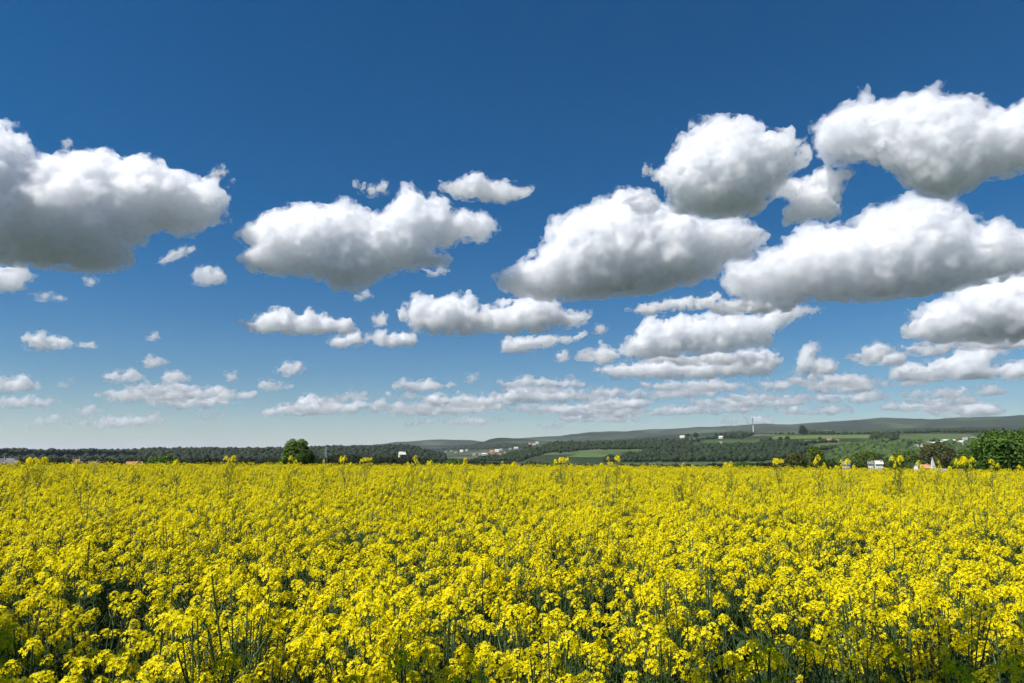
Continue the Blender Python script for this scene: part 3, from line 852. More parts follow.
def plant_proto(seed, **k):
    """One rapeseed plant with its parts; returns the Empty at its base and the parts."""
    stems, leaves, heads = plant_geo(seed, **k)
    parts = [('stem', poly_mesh('stem', stems, M_STEM))]
    parts += [('leaf', poly_mesh('leaf', [x], M_LEAF)) for x in leaves]
    parts += [('flower_head', head_mesh(h)) for h in heads]
    return parts
def plant_copy(parts, loc, rz, sc, label, group, tilt=(0, 0)):
    root = bpy.data.objects.new('rapeseed_plant', None); root.empty_display_size = 0.1
    root.location = loc; root.rotation_euler = (tilt[0], tilt[1], rz); root.scale = sc; C.objects.link(root)
    tag(root, label, 'rapeseed plant', group)
    for nm, me in parts:
        o = bpy.data.objects.new(nm, me); o.parent = root; C.objects.link(o)
    return root

# --- where the plants stand
FIELD_R, FIELD_AZ, NEAR_R = 84.0, 0.93, 1.9
prng = np.random.default_rng(21)
def spots(r0, r1, dens):
    nn = int(FIELD_AZ * (r1 * r1 - r0 * r0) * dens)
    a = prng.uniform(-FIELD_AZ, FIELD_AZ, nn); r = np.sqrt(prng.uniform(r0 * r0, r1 * r1, nn))
    return np.stack([np.sin(a) * r, np.cos(a) * r], 1)
xy = np.concatenate([spots(NEAR_R, 25, DENS[0]), spots(25, 50, DENS[1]), spots(50, FIELD_R, DENS[2])])
pat = perlin(np.stack([xy[:, 0] / 1.3, xy[:, 1] / 1.3, xy[:, 0] * 0], 1), 50)
pat2 = perlin(np.stack([xy[:, 0] / 7, xy[:, 1] / 7, xy[:, 0] * 0], 1), 51)
hs_ = 1.0 + prng.uniform(0.08, 0.30, len(xy)) * (prng.uniform(size=len(xy)) < .07) * np.clip((np.hypot(xy[:, 0], xy[:, 1]) - 2) / 12, .45, 1) + 0.07 * pat + 0.05 * pat2 + prng.normal(0, 0.045, len(xy))
rr = np.hypot(xy[:, 0], xy[:, 1])
inview = np.abs(xy[:, 0] / np.maximum(xy[:, 1], .1)) < 0.74
order = np.argsort(np.where(inview, rr, 1e9))
near = order[:N_NEAR]; rest = np.setdiff1d(np.arange(len(xy)), near)
gz = crop_floor(xy[:, 0], xy[:, 1])

protos = [plant_proto(100 + k, flowers=22, nh=10 + k % 3, height=1.2 + 0.03 * (k % 4), sides=5) for k in range(6)]
for i, k in enumerate(near):
    plant_copy(protos[i % 6], (xy[k, 0], xy[k, 1], gz[k]), prng.uniform(0, 6.28), (1, 1, hs_[k]),
               'yellow flowering rapeseed plant in the nearest rows of the field', 'rapeseed plants in the nearest rows', (prng.normal(0, .05), prng.normal(0, .05)))

# the tall ones that stand up against the far woods
TALL = [
 (25, 457.0, 5.4, 'tall plant over the field edge in front of the whitish house'), (37, 456.0, 5.2, 'wide headed tall plant right of the whitish house'), (88, 459.5, 5.8, 'tall plant in front of the pinkish grey house'),
 (125, 460.5, 6.6, 'tall plant just left of the orange roof'), (180, 459.5, 6.4, 'tall plant standing before the right side of the low bright bush'), (227, 454.5, 5.0, 'tallest plant over the field edge between the bright bush and the round tree'),
 (288, 455.5, 5.0, 'big headed tall plant in front of the round tree'), (324, 459.0, 6.2, 'tall plant below the thin lattice pylon'), (347, 455.6, 5.3, 'big tall plant right of the pylon, against the dark forest'), (367, 456.8, 6.4, 'slim tall plant against the dark forest, second right of the pylon'),
 (406.5, 455.5, 5.2, 'slim tall plant straight below the lone cream house'), (416, 461.0, 6.4, 'short one of the pair under the lone cream house'), (433, 460.0, 6.0, 'tall plant at the end of the forest ridge'), (449, 463, 7.0, 'shorter tall plant before the green bush under the village'),
 (474, 458.0, 5.3, 'big tall plant straight below the start of the village'), (496, 460.3, 6.0, 'tall plant straight below the white middle of the village'), (517, 461.5, 6.2, 'tall plant right of the village, before the brownish bush'),
 (564, 456.5, 4.9, 'biggest tall plant on the sloping meadow, left one of three'), (576, 463.5, 7.0, 'low plant between the first and second of the three on the sloping meadow'), (597, 456.0, 5.0, 'two headed tall plant, middle one of three on the sloping meadow'), (614, 455.5, 5.6, 'slim tall plant, right one of three on the sloping meadow'),
 (630, 465, 7.2, 'low plant right of the three on the sloping meadow'), (675, 463.0, 5.8, 'wide headed tall plant before the near pastures'), (695, 464, 6.6, 'tall plant next after the wide headed one before the near pastures'), (730, 461.5, 5.2, 'tall plant below the dark knoll wood'),
 (782, 457.5, 5.2, 'tall plant in front of the olive bush'), (812, 455.0, 5.0, 'high tall plant in front of the fresh green young tree'), (838, 459.0, 5.6, 'tall plant left of the small half sunk house'), (851, 458.5, 6.0, 'tall plant between the half sunk house and the white annex'), (892, 454.5, 4.9, 'highest plant right of the big white building'),
 (908, 460.5, 5.8, 'tall plant just left of the orange roof by the church'), (925, 460.0, 6.4, 'tall plant before the church spire'), (955, 458.8, 5.6, 'tall plant before the olive yellow tree'), (972, 455.5, 5.1, 'high tall plant at the near side of the broad bright tree'), (984, 459, 5.8, 'tall plant in front of the trunk of the broad bright tree'), (1010, 457.5, 5.4, 'tall plant under the far side of the broad bright tree'),
]
tallp = [plant_proto(300 + k, flowers=24, nh=6 + k % 3, height=1.25, sides=5, spread=0.4, thick=0.4, hsize=0.85, low=0.80) for k in range(4)]
for i, (px, yt, r, lab) in enumerate(TALL):
    r *= 1.75; p = at(px, yt, r); g = float(crop_floor(p.x, p.y))
    plant_copy(tallp[i % 4], (p.x, p.y, g), prng.uniform(0, 6.28), (1, 1, (p.z - 0.03 - g) / 1.25), lab.replace('plant', 'rapeseed plant', 1), 'tall rapeseed plants standing above the rest')

# --- the rest of the crop: one mass
src = [bpy.data.objects.new('rapeseed_%s' % w, whole_plant('rapeseed', 500 + k, flowers=fl, nh=11 + k % 3, height=1.2 + 0.03 * (k % 4), sides=3))
       for k, (w, fl) in enumerate([('one', 20), ('two', 20), ('three', 20), ('four', 20), ('five', 20), ('six', 20)])]
me = bpy.data.meshes.new('rapeseed_crop')
P = np.stack([xy[rest, 0], xy[rest, 1], gz[rest]], 1).astype(np.float32)
me.vertices.add(len(P)); me.vertices.foreach_set('co', P.ravel())
a = me.attributes.new('turn', 'FLOAT_VECTOR', 'POINT')
a.data.foreach_set('vector', np.stack([prng.normal(0, .06, len(P)), prng.normal(0, .06, len(P)), prng.uniform(0, 6.28, len(P))], 1).astype(np.float32).ravel())
wid = prng.uniform(.8, 1.25, len(P))
a = me.attributes.new('size', 'FLOAT_VECTOR', 'POINT')
a.data.foreach_set('vector', np.stack([wid, wid, hs_[rest]], 1).astype(np.float32).ravel())
a = me.attributes.new('pick', 'INT', 'POINT'); a.data.foreach_set('value', prng.integers(0, 6, len(P)).astype(np.int32))
crop = link('rapeseed_crop', me)
tag(crop, 'dense yellow flowering rapeseed crop filling the field', 'crop', kind='stuff')
ng = bpy.data.node_groups.new('sow', 'GeometryNodeTree')
ng.interface.new_socket('Geometry', in_out='INPUT', socket_type='NodeSocketGeometry')
ng.interface.new_socket('Geometry', in_out='OUTPUT', socket_type='NodeSocketGeometry')
gi, go = ng.nodes.new('NodeGroupInput'), ng.nodes.new('NodeGroupOutput')
jn = ng.nodes.new('GeometryNodeJoinGeometry')
for s_ in reversed(src):
    oi = ng.nodes.new('GeometryNodeObjectInfo'); oi.inputs['Object'].default_value = s_; oi.inputs['As Instance'].default_value = False
    gt = ng.nodes.new('GeometryNodeGeometryToInstance')
    ng.links.new(oi.outputs['Geometry'], gt.inputs[0]); ng.links.new(gt.outputs[0], jn.inputs[0])
ip = ng.nodes.new('GeometryNodeInstanceOnPoints')
ip.inputs['Pick Instance'].default_value = True
def named(nm, ty):
    x = ng.nodes.new('GeometryNodeInputNamedAttribute'); x.data_type = ty; x.inputs[0].default_value = nm
    return [o_ for o_ in x.outputs if o_.enabled][0]
er = ng.nodes.new('FunctionNodeEulerToRotation')
ng.links.new(named('turn', 'FLOAT_VECTOR'), er.inputs[0])
ng.links.new(er.outputs[0], ip.inputs['Rotation'])
ng.links.new(named('size', 'FLOAT_VECTOR'), ip.inputs['Scale'])
ng.links.new(named('pick', 'INT'), ip.inputs['Instance Index'])
ng.links.new(gi.outputs[0], ip.inputs['Points']); ng.links.new(jn.outputs[0], ip.inputs['Instance'])
ng.links.new(ip.outputs[0], go.inputs[0])
crop.modifiers.new('sow', 'NODES').node_group = ng
# ------------------------------------------------------------------ clouds
def surface_nets(f):
    """Closed quad mesh of f = 0 (f > 0 inside) on a regular grid; vertices in grid units."""
    ins = f > 0
    n = np.stack([ins[:-1, :-1, :-1], ins[1:, :-1, :-1], ins[:-1, 1:, :-1], ins[1:, 1:, :-1],
                  ins[:-1, :-1, 1:], ins[1:, :-1, 1:], ins[:-1, 1:, 1:], ins[1:, 1:, 1:]]).sum(0)
    act = (n > 0) & (n < 8)
    idx = np.full(act.shape, -1, dtype=np.int64)
    cells = np.argwhere(act)
    idx[act] = np.arange(len(cells))
    acc = np.zeros((len(cells), 3)); cnt = np.zeros(len(cells))
    cs = [(a, b, c) for a in (0, 1) for b in (0, 1) for c in (0, 1)]
    for a in cs:
        for ax in range(3):
            if a[ax]: continue
            b = list(a); b[ax] = 1
            fa = f[cells[:, 0] + a[0], cells[:, 1] + a[1], cells[:, 2] + a[2]]
            fb = f[cells[:, 0] + b[0], cells[:, 1] + b[1], cells[:, 2] + b[2]]
            m = (fa > 0) != (fb > 0)
            t = np.where(m, fa / np.where(m, fa - fb, 1), 0)
            p = np.tile(np.array(a, float), (len(cells), 1)); p[:, ax] = t
            acc += p * m[:, None]; cnt += m
    verts = cells + acc / cnt[:, None]
    quads = []
    for ax in range(3):
        a0, a1 = [(1, 2), (2, 0), (0, 1)][ax]
        sl0 = [slice(1, -1)] * 3; sl0[ax] = slice(0, -1)
        sl1 = [slice(1, -1)] * 3; sl1[ax] = slice(1, None)
        A, B = ins[tuple(sl0)], ins[tuple(sl1)]
        for m, flip in ((A & ~B, False), (~A & B, True)):
            e = np.argwhere(m)
            o = np.ones(3, int); o[ax] = 0
            e = e + o
            def cell(d0, d1):
                c = e.copy(); c[:, a0] -= d0; c[:, a1] -= d1
                return idx[c[:, 0], c[:, 1], c[:, 2]]
            q = np.stack([cell(1, 1), cell(0, 1), cell(0, 0), cell(1, 0)], 1)
            quads.append(q[:, ::-1] if flip else q)
    return verts, np.concatenate(quads)

def poly_sdf(P, X, Z):
    """Signed distance (positive inside) of grid points to a polygon."""
    P = np.asarray(P, float)
    best = np.full(X.shape, 1e18); inside = np.zeros(X.shape, bool)
    for (x0, z0), (x1, z1) in zip(P, np.roll(P, -1, 0)):
        ex, ez = x1 - x0, z1 - z0
        L = ex * ex + ez * ez + 1e-9
        t = np.clip(((X - x0) * ex + (Z - z0) * ez) / L, 0, 1)
        best = np.minimum(best, (X - x0 - t * ex) ** 2 + (Z - z0 - t * ez) ** 2)
        c = (z0 > Z) != (z1 > Z)
        with np.errstate(divide='ignore', invalid='ignore'):
            xi = x0 + (Z - z0) * ex / (ez if abs(ez) > 1e-9 else 1e-9)
        inside ^= c & (X < xi)
    d = np.sqrt(best)
    return np.where(inside, d, -d)

def cloud_material(name, mpp, soft, surf, wisps):
    """Vapour: even density in the core, torn by noise in the veil round it."""
    m, n, l, b = new_mat(name)
    n.remove(b)
    out = n['Material Output']
    v = n.new('ShaderNodeVolumePrincipled')
    v.inputs['Color'].default_value = (0.979, 0.983, 0.990, 1)
    v.inputs['Density'].default_value = 1.0 / (soft * mpp)
    v.inputs['Anisotropy'].default_value = CLOUD_G
    l.new(v.outputs[0], out.inputs['Volume'])
    if wisps:
        lo, hi, size = wisps
        tc = n.new('ShaderNodeTexCoord')
        nt = n.new('ShaderNodeTexNoise')
        nt.inputs['Scale'].default_value = 1.0 / (size * mpp)
        nt.inputs['Detail'].default_value = 5
        nt.inputs['Roughness'].default_value = 0.62
        l.new(tc.outputs['Object'], nt.inputs['Vector'])
        mr = n.new('ShaderNodeMapRange')
        mr.inputs['From Min'].default_value = lo; mr.inputs['From Max'].default_value = hi
        mr.inputs['To Min'].default_value = 0.0; mr.inputs['To Max'].default_value = 1.0 / (soft * mpp)
        l.new(nt.outputs[0], mr.inputs['Value']); l.new(mr.outputs[0], v.inputs['Density'])
        m.cycles.volume_step_rate = 0.15
    else:
        m.cycles.homogeneous_volume = True
    t = n.new('ShaderNodeBsdfTransparent')
    d = n.new('ShaderNodeBsdfDiffuse')
    d.inputs['Color'].default_value = (0.86, 0.87, 0.89, 1)
    mx = n.new('ShaderNodeMixShader')
    mx.inputs[0].default_value = surf
    l.new(t.outputs[0], mx.inputs[1]); l.new(d.outputs[0], mx.inputs[2])
    l.new(mx.outputs[0], out.inputs['Surface'])
    return m

CLOUD_G = 0.6
CORE_SOFT, VEIL_SOFT, CORE_IN, VEIL_OUT, WISPS = 6.0, 3.4, 1.5, 4.5, (0.48, 0.66, 13.0)
CLOUD_BASE = 1350.0
_cloud_no = [0]
def make_cloud(label, pts, dist=None, vox=1.3, depth=0.8, rough=1.0, soft=1.0, veil=VEIL_OUT, core=CORE_IN, base=None, group=None):
    """A cumulus with its own distance, size and thickness; pts is its outline as seen in the photograph."""
    _cloud_no[0] += 1
    no = _cloud_no[0]
    pts = np.asarray(pts, float)
    yb = pts[:, 1].max() if base is None else base
    xc = (pts[:, 0].min() + pts[:, 0].max()) / 2
    if dist is None:
        d = ray(xc, yb)
        dist = (CLOUD_BASE - EYE.z) / (d.z / math.hypot(d.x, d.y))
    d = ray(xc, yb)
    O = EYE + d * (dist / math.hypot(d.x, d.y))           # base centre
    fw = Vector((d.x, d.y, 0)).normalized()
    rt = Vector((fw.y, -fw.x, 0))
    Q = []
    for x, y in pts:                                       # outline on the upright plane through O
        r = ray(x, y)
        t = (O - EYE).dot(fw) / r.dot(fw)
        p = EYE + r * t - O
        Q.append((p.dot(rt), p.z))
    Q = np.array(Q)
    mpp = dist / F_PX                                      # metres per pixel
    s = mpp * vox
    pad = 5 * s + (6 + veil) * mpp
    u0, u1, z0, z1 = Q[:, 0].min() - pad, Q[:, 0].max() + pad, Q[:, 1].min() - pad, Q[:, 1].max() + pad
    U, Z = np.arange(u0, u1, s), np.arange(z0, z1, s)
    UU, ZZ = np.meshgrid(U, Z, indexing='ij')
    # ragged, lumpy outline
    N2 = np.stack([UU.ravel() / mpp, np.full(UU.size, no * 17.3), ZZ.ravel() / mpp], 1)
    d2 = poly_sdf(Q, UU, ZZ)
    d2 = d2 + (perlin(N2 / 13.0, no).reshape(UU.shape) * 5.0 + perlin(N2 / 5.5, no + 3).reshape(UU.shape) * 2.4) * mpp * rough * np.clip((ZZ - Q[:, 1].min()) / (0.5 * np.ptp(Q[:, 1])), 0.35, 1)
    R0 = d2.max()
    hw = depth * R0
    W = np.arange(-hw - pad, hw + pad, s)
    G = (len(U), len(W), len(Z))
    rho = np.sqrt((R0 - d2[:, None, :]) ** 2 + (W[None, :, None] / depth) ** 2)
    f = (R0 - rho).astype(np.float32)
    zmin = Q[:, 1].min()
    band = np.abs(f) < 0.55 * R0 + 3 * s
    ii = np.argwhere(band)
    P = np.stack([U[ii[:, 0]], W[ii[:, 1]], Z[ii[:, 2]]], 1).astype(np.float32)
    hgt = np.clip((P[:, 2] - zmin) / (0.9 * R0 + 1e-6), 0, 1)
    damp = 0.35 + 0.65 * hgt * hgt * (3 - 2 * hgt)
    sizes = [(min(1.1 * R0, 45 * mpp), 0.50), (min(0.5 * R0, 20 * mpp), 0.62), (9 * mpp, 0.7), (4.6 * mpp, 0.6)]
    if vox > 1.6: sizes = sizes[:3]
    warp = perlin(P / (14 * mpp) + 31.7, no + 900)
    for k, (L, a) in enumerate(sizes):
        if L < 2.2 * s: continue
        q = P / L + np.array([no * 3.1, k * 7.7, no * 1.3])
        q = q + 0.25 * warp[:, None]
        nz = np.sqrt(perlin(q, no * 7 + k) ** 2 + (0.012 if k < 2 else 0.002)) * 2.0 - 0.5
        f[band] += (rough * a * L * 0.55 * nz * damp).astype(np.float32)
    def closed(g):
        g[0], g[-1] = -s, -s
        g[:, 0], g[:, -1] = -s, -s
        g[:, :, 0], g[:, :, -1] = -s, -s
        return surface_nets(g)
    v1, q1 = closed(f + veil * mpp)
    v2, q2 = closed(f - core * mpp)
    v = np.concatenate([v1, v2]); q = np.concatenate([q1, q2 + len(v1)])
    co = np.stack([u0 + v[:, 0] * s, W[0] + v[:, 1] * s, z0 + v[:, 2] * s], 1)
    Rm = np.array([[rt.x, rt.y, 0], [fw.x, fw.y, 0], [0, 0, 1]])
    co = co @ Rm
    me = mesh_from('cloud', co, q, smooth=True, midx=np.concatenate([np.zeros(len(q1)), np.ones(len(q2))]),
                   mats=[cloud_material('cloud_veil', mpp, VEIL_SOFT * soft, VEIL_SURF, WISPS), cloud_material('cloud_core', mpp, CORE_SOFT * soft, CORE_SURF, None)])
    o = link('cloud', me, loc=O)
    tag(o, label, 'cloud', group)
    return o
VEIL_SURF, CORE_SURF = 0.004, 0.16
def ell(x0, x1, y0, y1, bumps=3, seed=0, flat=0.35):
    """A small flat-based cloud outline inside a pixel box."""
    r = random.Random(seed * 131 + int(x0 * 7 + y0))
    n = 22; out = []
    cx, cy, a, b = (x0 + x1) / 2, (y0 + y1) / 2, (x1 - x0) / 2, (y1 - y0) / 2
    ph = r.uniform(0, 6.28)
    for k in range(n):
        t = 2 * math.pi * k / n
        x, y = math.cos(t), math.sin(t)
        m = 1 + (0.16 * math.sin(bumps * t + ph) + r.uniform(-0.1, 0.1)) * (1 if y < 0 else 0.5)
        yy = y * m if y < 0 else min(y * m, 0.9) * (1 - flat * 0.3)
        out.append((cx + a * x * m, cy + b * yy))
    return out

BIG = dict(vox=1.25)
SM = dict(vox=1.0, depth=1.0, veil=2.0, core=1.5)
CLOUDS = [
 ('large grey bellied cloud cut off by the left edge, highest on that side', [(-70,130),(0,127),(24,132),(34,157),(50,164),(63,157),(74,153),(92,153),(111,155),(120,167),(132,160),(148,159),(161,164),(174,173),(195,181),(216,178),(219,194),(227,202),(228,219),(211,226),(198,234),(185,230),(171,229),(148,237),(134,250),(132,265),(111,270),(87,270),(63,266),(34,262),(0,260),(-70,262)], dict(vox=1.25, depth=1.0)),
 ('white puff under the large grey cloud, touching the left edge of the picture', [(-30,264),(0,264),(24,266),(35,275),(25,286),(10,292),(-30,290)], dict(SM, vox=1.1)),
 ('flat little cloud just below the white puff at the left edge', [(27,296),(36,291),(50,290),(60,294),(66,298),(60,301),(40,300)], SM),
 ('round white puff hanging under the tip of the large grey cloud', [(189,276),(195,266),(207,262),(220,267),(229,276),(226,284),(208,285),(193,284)], dict(SM, dist=8200)),
 ('thin torn streak beside the round puff under the large grey cloud', [(155,262),(166,253),(180,248),(194,246),(190,254),(176,259),(164,265)], dict(SM, rough=1.4, core=0.6)),
 ('wide white cloud with ragged top between the large grey cloud and the stacked pair', [(233,236),(259,220),(284,216),(304,205),(330,205),(342,195),(352,205),(370,212),(380,222),(394,202),(407,189),(426,199),(433,192),(446,202),(458,212),(478,215),(494,220),(500,229),(487,236),(468,239),(446,249),(426,252),(446,263),(420,268),(400,271),(375,281),(355,289),(336,289),(323,279),(304,274),(275,273),(252,270),(241,262),(249,250)], BIG),
 ('torn wisp over the ragged top of the wide white cloud', [(355,186),(365,183),(378,183),(387,178),(394,188),(385,194),(370,197),(358,193)], dict(SM, rough=1.4)),
 ('small long cloud alone above the end of the wide white cloud', [(434,186),(445,182),(453,183),(458,178),(470,174),(480,174),(492,180),(510,182),(522,187),(533,189),(530,194),(515,200),(505,203),(490,200),(470,199),(455,197),(440,191)], dict(SM, vox=1.05)),
 ('low white heap with a flat base under the wide white cloud', [(237,321),(252,318),(268,310),(285,306),(297,313),(312,309),(322,311),(335,320),(350,317),(360,328),(355,333),(330,334),(300,334),(270,333),(250,332)], dict(SM, vox=1.1)),
 ('narrow row of puffs joined to the flat based heap, under its end', [(325,342),(340,334),(358,332),(362,338),(370,331),(385,329),(400,334),(410,330),(417,340),(410,346),(390,347),(370,344),(350,347),(335,347)], SM),
 ('tiny puff between the flat based heap and the long double humped cloud', [(368,320),(374,314),(382,313),(389,318),(387,325),(376,326)], SM),
 ('long double humped white cloud with a level grey base, middle of the sky', [(399,312),(415,298),(434,301),(449,295),(471,295),(479,307),(496,307),(515,300),(534,297),(552,301),(565,311),(590,314),(587,322),(571,326),(543,329),(515,331),(490,329),(465,331),(440,331),(415,329)], dict(vox=1.1, depth=1.0)),
 ('pale shelf of cloud right beneath the long double humped cloud', [(496,340),(527,336),(560,334),(587,333),(577,341),(546,347),(521,353),(502,351)], SM),
 ('big dome shaped cloud with a dark slanted base, lower one of the stacked pair', [(496,280),(503,274),(519,268),(538,255),(554,229),(561,219),(577,210),(593,205),(609,203),(619,192),(641,189),(654,193),(660,206),(680,208),(705,218),(751,224),(767,238),(751,255),(722,261),(715,277),(690,281),(657,289),(625,293),(593,297),(561,297),(528,295),(509,295)], dict(vox=1.25, depth=0.9)),
 ('tall round headed cloud riding on the big dome, upper one of the stacked pair', [(657,176),(670,161),(677,139),(693,135),(702,126),(718,121),(738,121),(760,123),(770,135),(789,135),(797,147),(808,143),(807,157),(794,170),(784,179),(768,197),(757,209),(738,214),(705,214),(673,207),(665,193)], dict(vox=1.25, depth=0.9)),
 ('ragged arm of cloud reaching from the round headed cloud towards the upper corner', [(767,186),(778,177),(810,180),(823,166),(846,165),(854,173),(843,186),(842,197),(840,212),(828,219),(805,220),(784,225),(781,215),(790,204),(768,195)], dict(SM, vox=1.1, rough=1.3)),
 ('long heaped cloud highest in the sky, cut off by the right edge of the picture', [(810,128),(830,115),(839,107),(859,104),(862,94),(871,91),(876,102),(891,104),(904,96),(913,99),(926,94),(936,93),(949,102),(962,99),(978,98),(988,107),(1007,112),(1024,110),(1080,105),(1090,165),(1024,169),(1004,173),(981,177),(971,186),(949,196),(923,191),(910,185),(894,173),(878,164),(865,159),(846,157),(823,160),(815,151),(815,135)], dict(vox=1.25, depth=1.0)),
 ('broad white cloud with a blue grey underside, second from the top at the right edge', [(723,273),(736,267),(762,260),(778,254),(785,241),(804,228),(817,228),(839,227),(865,225),(872,215),(888,206),(907,199),(923,198),(949,204),(971,215),(984,228),(1004,223),(1024,228),(1070,235),(1070,262),(1024,268),(985,280),(960,287),(920,293),(880,297),(840,298),(800,299),(760,302),(735,300),(722,288)], dict(vox=1.25, depth=1.0)),
 ('sloping bank of cloud rising to the right edge below the broad blue grey one', [(901,331),(910,318),(930,305),(955,289),(978,279),(1000,271),(1024,266),(1075,258),(1080,336),(1024,337),(994,339),(962,339),(930,337),(904,335)], dict(vox=1.2, depth=1.0)),
 ('white streaky cloud bank lying under the base of the stacked pair', [(577,357),(590,350),(608,349),(620,352),(628,340),(640,327),(650,320),(665,318),(680,316),(700,317),(724,312),(745,316),(768,313),(787,306),(806,308),(822,311),(808,315),(790,321),(777,333),(768,343),(740,346),(713,350),(690,353),(660,354),(630,357),(600,360)], dict(vox=1.15, depth=1.0, rough=1.2)),
 ('thin grey cloud strip between the stacked pair and the streaky bank', [(626,310),(645,303),(670,298),(690,293),(705,297),(718,291),(730,299),(715,305),(690,309),(660,312),(640,315)], dict(SM, vox=1.1, rough=1.2)),
 ('long low cream cloud below the streaky bank', [(592,370),(605,365),(640,361),(670,358),(700,358),(720,355),(745,348),(775,350),(786,362),(775,373),(755,376),(730,375),(704,378),(650,378),(610,378)], dict(SM, vox=1.1)),
 ('little tower shaped cloud standing alone over the radio mast', [(791,372),(797,353),(807,343),(817,343),(819,356),(833,356),(839,363),(833,372),(814,376)], SM),
 ('small slanting cloud just beside the little tower shaped cloud', [(846,356),(865,347),(875,339),(888,343),(894,351),(878,360),(859,361)], SM),
 ('small knobbly cloud tucked under the sloping bank', [(896,343),(910,341),(930,344),(949,346),(942,355),(917,355),(897,351)], SM),
 ('low heaped cream cloud beneath the sloping bank', [(888,379),(894,363),(930,363),(949,353),(971,344),(994,345),(1013,349),(994,360),(988,376),(962,379),(923,380)], dict(SM, vox=1.1)),
 ('small low cloud cut off by the right edge, nearest to the hills', [(1003,370),(1012,365),(1024,361),(1050,358),(1050,378),(1024,380),(1005,378)], SM),
 ('pinkish strip of cloud below the little tower and the slanting cloud', [(807,382),(839,376),(865,373),(872,379),(846,386),(814,387)], SM),
 ('flattened striped cloud alone over the town at the left', [(20,337),(28,332),(44,332),(62,338),(94,343),(94,347),(66,347),(41,352),(25,350)], SM),
 ('tiny dome cloud topping the cluster of small clouds at the left', [(137,362),(145,357),(153,354),(165,358),(169,363),(158,367),(145,367)], SM),
 ('flat oval cloud on the near end of the cluster at the left', [(97,377),(112,371),(125,369),(140,371),(146,376),(138,381),(120,383),(103,381)], SM),
 ('small humped cloud behind the long strip in the cluster at the left', [(155,380),(160,373),(166,369),(178,371),(188,378),(187,382),(165,383)], SM),
 ('longest strip of cloud at the bottom of the cluster at the left', [(94,395),(105,388),(125,387),(145,390),(158,385),(180,386),(200,388),(215,384),(233,390),(228,396),(200,400),(170,402),(140,402),(115,402)], SM),
 ('low cloud cut off by the left edge, beside the cluster', [(-20,378),(0,376),(22,375),(40,379),(42,387),(20,392),(0,392),(-20,392)], SM),
 ('tiny flat cloud between the cluster and the left edge cloud', ell(56, 75, 378, 387), SM),
 ('faint slanting streak low at the left edge, above the town', [(22,428),(35,421),(50,414),(63,410),(66,417),(45,424),(25,431)], SM),
 ('faint puff joined to the slanting streak low at the left', ell(74, 102, 405, 415), SM),
 ('faint thin dash under the slanting streak low at the left', ell(57, 82, 417, 424), SM),
 ('faint dash beneath the longest strip, nearer the left', ell(93, 114, 418, 427), SM),
 ('small faint puff right under the longest strip of the cluster', ell(144, 162, 411, 424), SM),
 ('faint pair of lumps low between the cluster and the round tree', ell(188, 226, 407, 420, 4), SM),
 ('tiny round puff above the end of the longest strip', ell(224, 239, 371, 381), SM),
 ('small puff of two lumps above the round tree, upper one', ell(274, 305, 361, 377, 4), SM),
 ('small flat cloud above the round tree, under the one of two lumps', ell(257, 292, 381, 391), SM),
 ('sloping low cloud straight above the round tree', [(258,412),(275,406),(295,401),(310,392),(320,394),(330,398),(345,404),(335,410),(315,415),(290,416),(265,416)], SM),
 ('faint scrap floating over the flattened striped cloud row', ell(145, 162, 333, 340), dict(SM, core=0.7)),
 ('faint scrap beneath the round white puff at the left', ell(84, 100, 276, 286), dict(SM, core=0.7)),
 ('torn shred over the outer tip of the large grey cloud', [(206,176),(214,168),(222,166),(231,170),(226,177),(218,180)], dict(SM, core=0.9, rough=1.4)),
 ('tiny speck of cloud over the middle of the large grey cloud', ell(63, 71, 140, 151), dict(SM, core=0.5)),
 ('faint speck floating off the right tip of the large grey cloud', ell(225, 234, 181, 188), dict(SM, core=0.5)),
 ('thin flat cloud under the flat based heap, alone in the blue', ell(392, 451, 380, 391, 5), SM),
 ('tiny puff above the thin flat cloud in the blue', ell(463, 479, 373, 382), SM),
 ('small white lens of cloud under the shelf, in the middle', [(498,382),(515,378),(530,376),(543,379),(540,384),(520,388),(500,387)], SM),
 ('thin lens of cloud beside the small white lens', ell(541, 584, 378, 388, 4), SM),
 ('tiny puff between the shelf and the streaky bank', ell(554, 569, 351, 362), SM),
 ('tiny puff off the end of the long double humped cloud', ell(591, 606, 325, 334), SM),
 ('low cloud with one knob, left one of a faint row in the middle', [(370,404),(378,398),(388,400),(395,404),(415,401),(440,402),(443,406),(420,409),(385,409)], SM),
 ('low streak of cloud, second of the faint row in the middle', ell(452, 502, 399, 412, 5), SM),
 ('thin dash of cloud above the faint row in the middle', ell(508, 546, 394, 402, 4), SM),
 ('low streak of cloud, third of the faint row in the middle', ell(512, 575, 404, 414, 6), SM),
 ('low streak of cloud, last of the faint row in the middle', ell(590, 650, 396, 409, 6), SM),
 ('faint band of cloud under the long low cream cloud', ell(640, 742, 380, 392, 7), SM),
 ('cream band of cloud between the long low one and the tower', ell(736, 790, 379, 391, 5), SM),
 ('low faint band over the radio mast', ell(690, 764, 396, 408, 6), SM),
 ('pinkish low band right under the pinkish strip', ell(812, 886, 391, 403, 6), SM),
 ('faint low band above the hills at the right, nearer the edge', ell(944, 1004, 386, 396, 5), SM),
 ('faint low band lying on the haze above the farm hedge', ell(560, 640, 414, 422, 6), SM),
 ('faint low band lying on the haze above the village', ell(420, 500, 417, 425, 6), SM),
 ('faint low band lying on the haze above the mast hill', ell(770, 850, 406, 414, 6), SM),
 ('faint low band lying on the haze above the right hand town', ell(880, 960, 402, 411, 6), SM),
 ('faint low band lying on the haze at the left edge', ell(-15, 60, 397, 408, 5), SM),
]
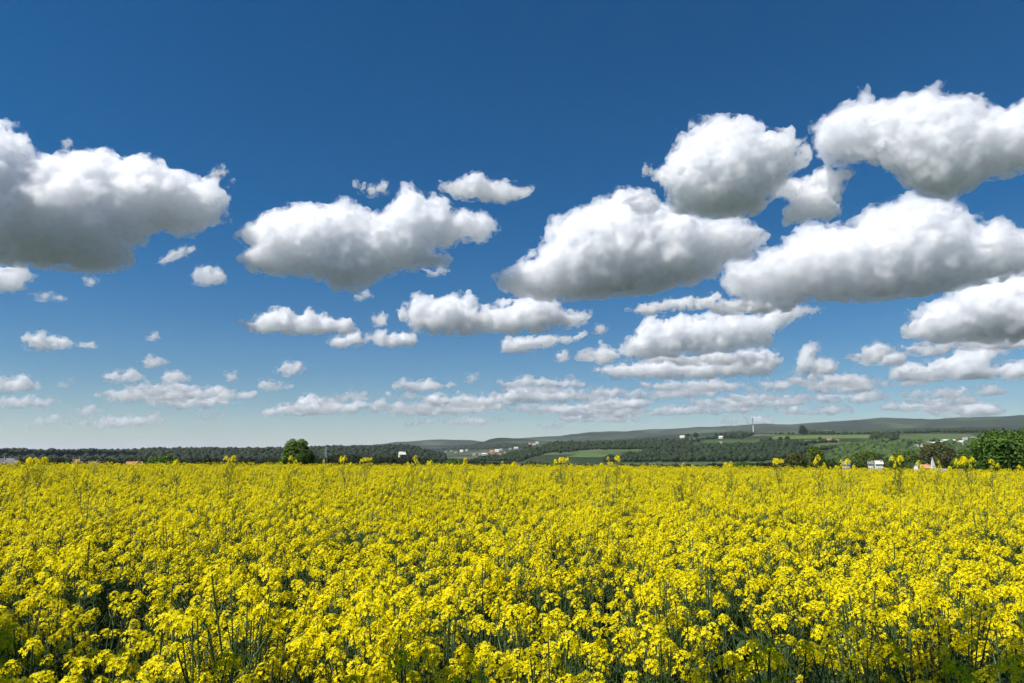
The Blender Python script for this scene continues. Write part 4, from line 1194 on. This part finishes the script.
CLOUDS.append(('thick grey cloud drifting just outside the picture, shading the long forest ridge', [(-560,60),(-520,-20),(-440,-60),(-340,-70),(-260,-40),(-190,-10),(-160,40),(-200,80),(-300,100),(-420,105),(-520,95)], dict(vox=2.2, depth=1.1, dist=1950)))
CLOUDS += [
 ('grey shreds under the blue grey underside of the broad cloud', ell(700, 800, 297, 315, 6), dict(SM, rough=1.3)),
 ('flat cloud layer joining the streaky bank to the long low cream cloud', ell(640, 772, 351, 366, 6), SM),
 ('low shelf of cloud under the sloping bank at the right edge', ell(915, 1045, 333, 351, 6), SM),
 ('pale scrap filling the gap between the slanting cloud and the knobbly one', ell(852, 908, 349, 366, 5), SM),
 ('grey knob of cloud in front of the upper edge of the big dome', [(618,204),(624,194),(636,189),(648,190),(657,197),(660,208),(650,214),(632,213)], dict(SM, vox=1.1, dist=5400)),
 ('small torn shred drifting off the lit shoulder of the round headed cloud', ell(642, 656, 166, 177, 3), dict(SM, rough=1.4, core=0.8)),
 ('thin torn shred between the wide white cloud and its puffs', ell(352, 372, 292, 301, 4), dict(SM, rough=1.4, core=0.8)),
 ('small scrap under the flat tail of the wide white cloud', ell(424, 446, 268, 277, 4), dict(SM, rough=1.4, core=0.8)),
]
_r = random.Random(4)
for _k in range(46):                                   # the broken layer far out over the hills
    _x = _r.uniform(380, 1030) if _k < 36 else _r.uniform(-10, 380); _y = _r.uniform(386, 428) - max(0, (_x - 620) / 400) * 16; _w = _r.uniform(12, 52)
    CLOUDS.append(('faint low scrap of the broken cloud layer fading into the haze over the hills', ell(_x - _w, _x + _w, _y - _w * _r.uniform(.09, .2) - 2.2, _y + _w * .07 + 1.5, _r.randint(4, 8), _k), SM))
for _l, _p, _k in CLOUDS:
    _ym = sum(q[1] for q in _p) / len(_p)
    _k = dict(_k, soft=1.0 if _ym < 300 else 0.6)
    make_cloud(_l, _p, group='fair weather clouds drifting over the valley', **_k)
# ------------------------------------------------------------------ air
HZ = 760.0
L_ = 61000.0
bxv, bxf = box(-L_, L_, -L_, L_, -90, HZ)
m, n, l, b = new_mat('thin_haze'); n.remove(b)
v = n.new('ShaderNodeVolumePrincipled')
v.inputs['Color'].default_value = (0.82, 0.89, 1.0, 1)
v.inputs['Density'].default_value = 2.4e-5
l.new(v.outputs[0], n['Material Output'].inputs['Volume'])
m.cycles.homogeneous_volume = True
o = link('haze', poly_mesh('haze', [(bxv, bxf)], m)); tag(o, kind='stuff')
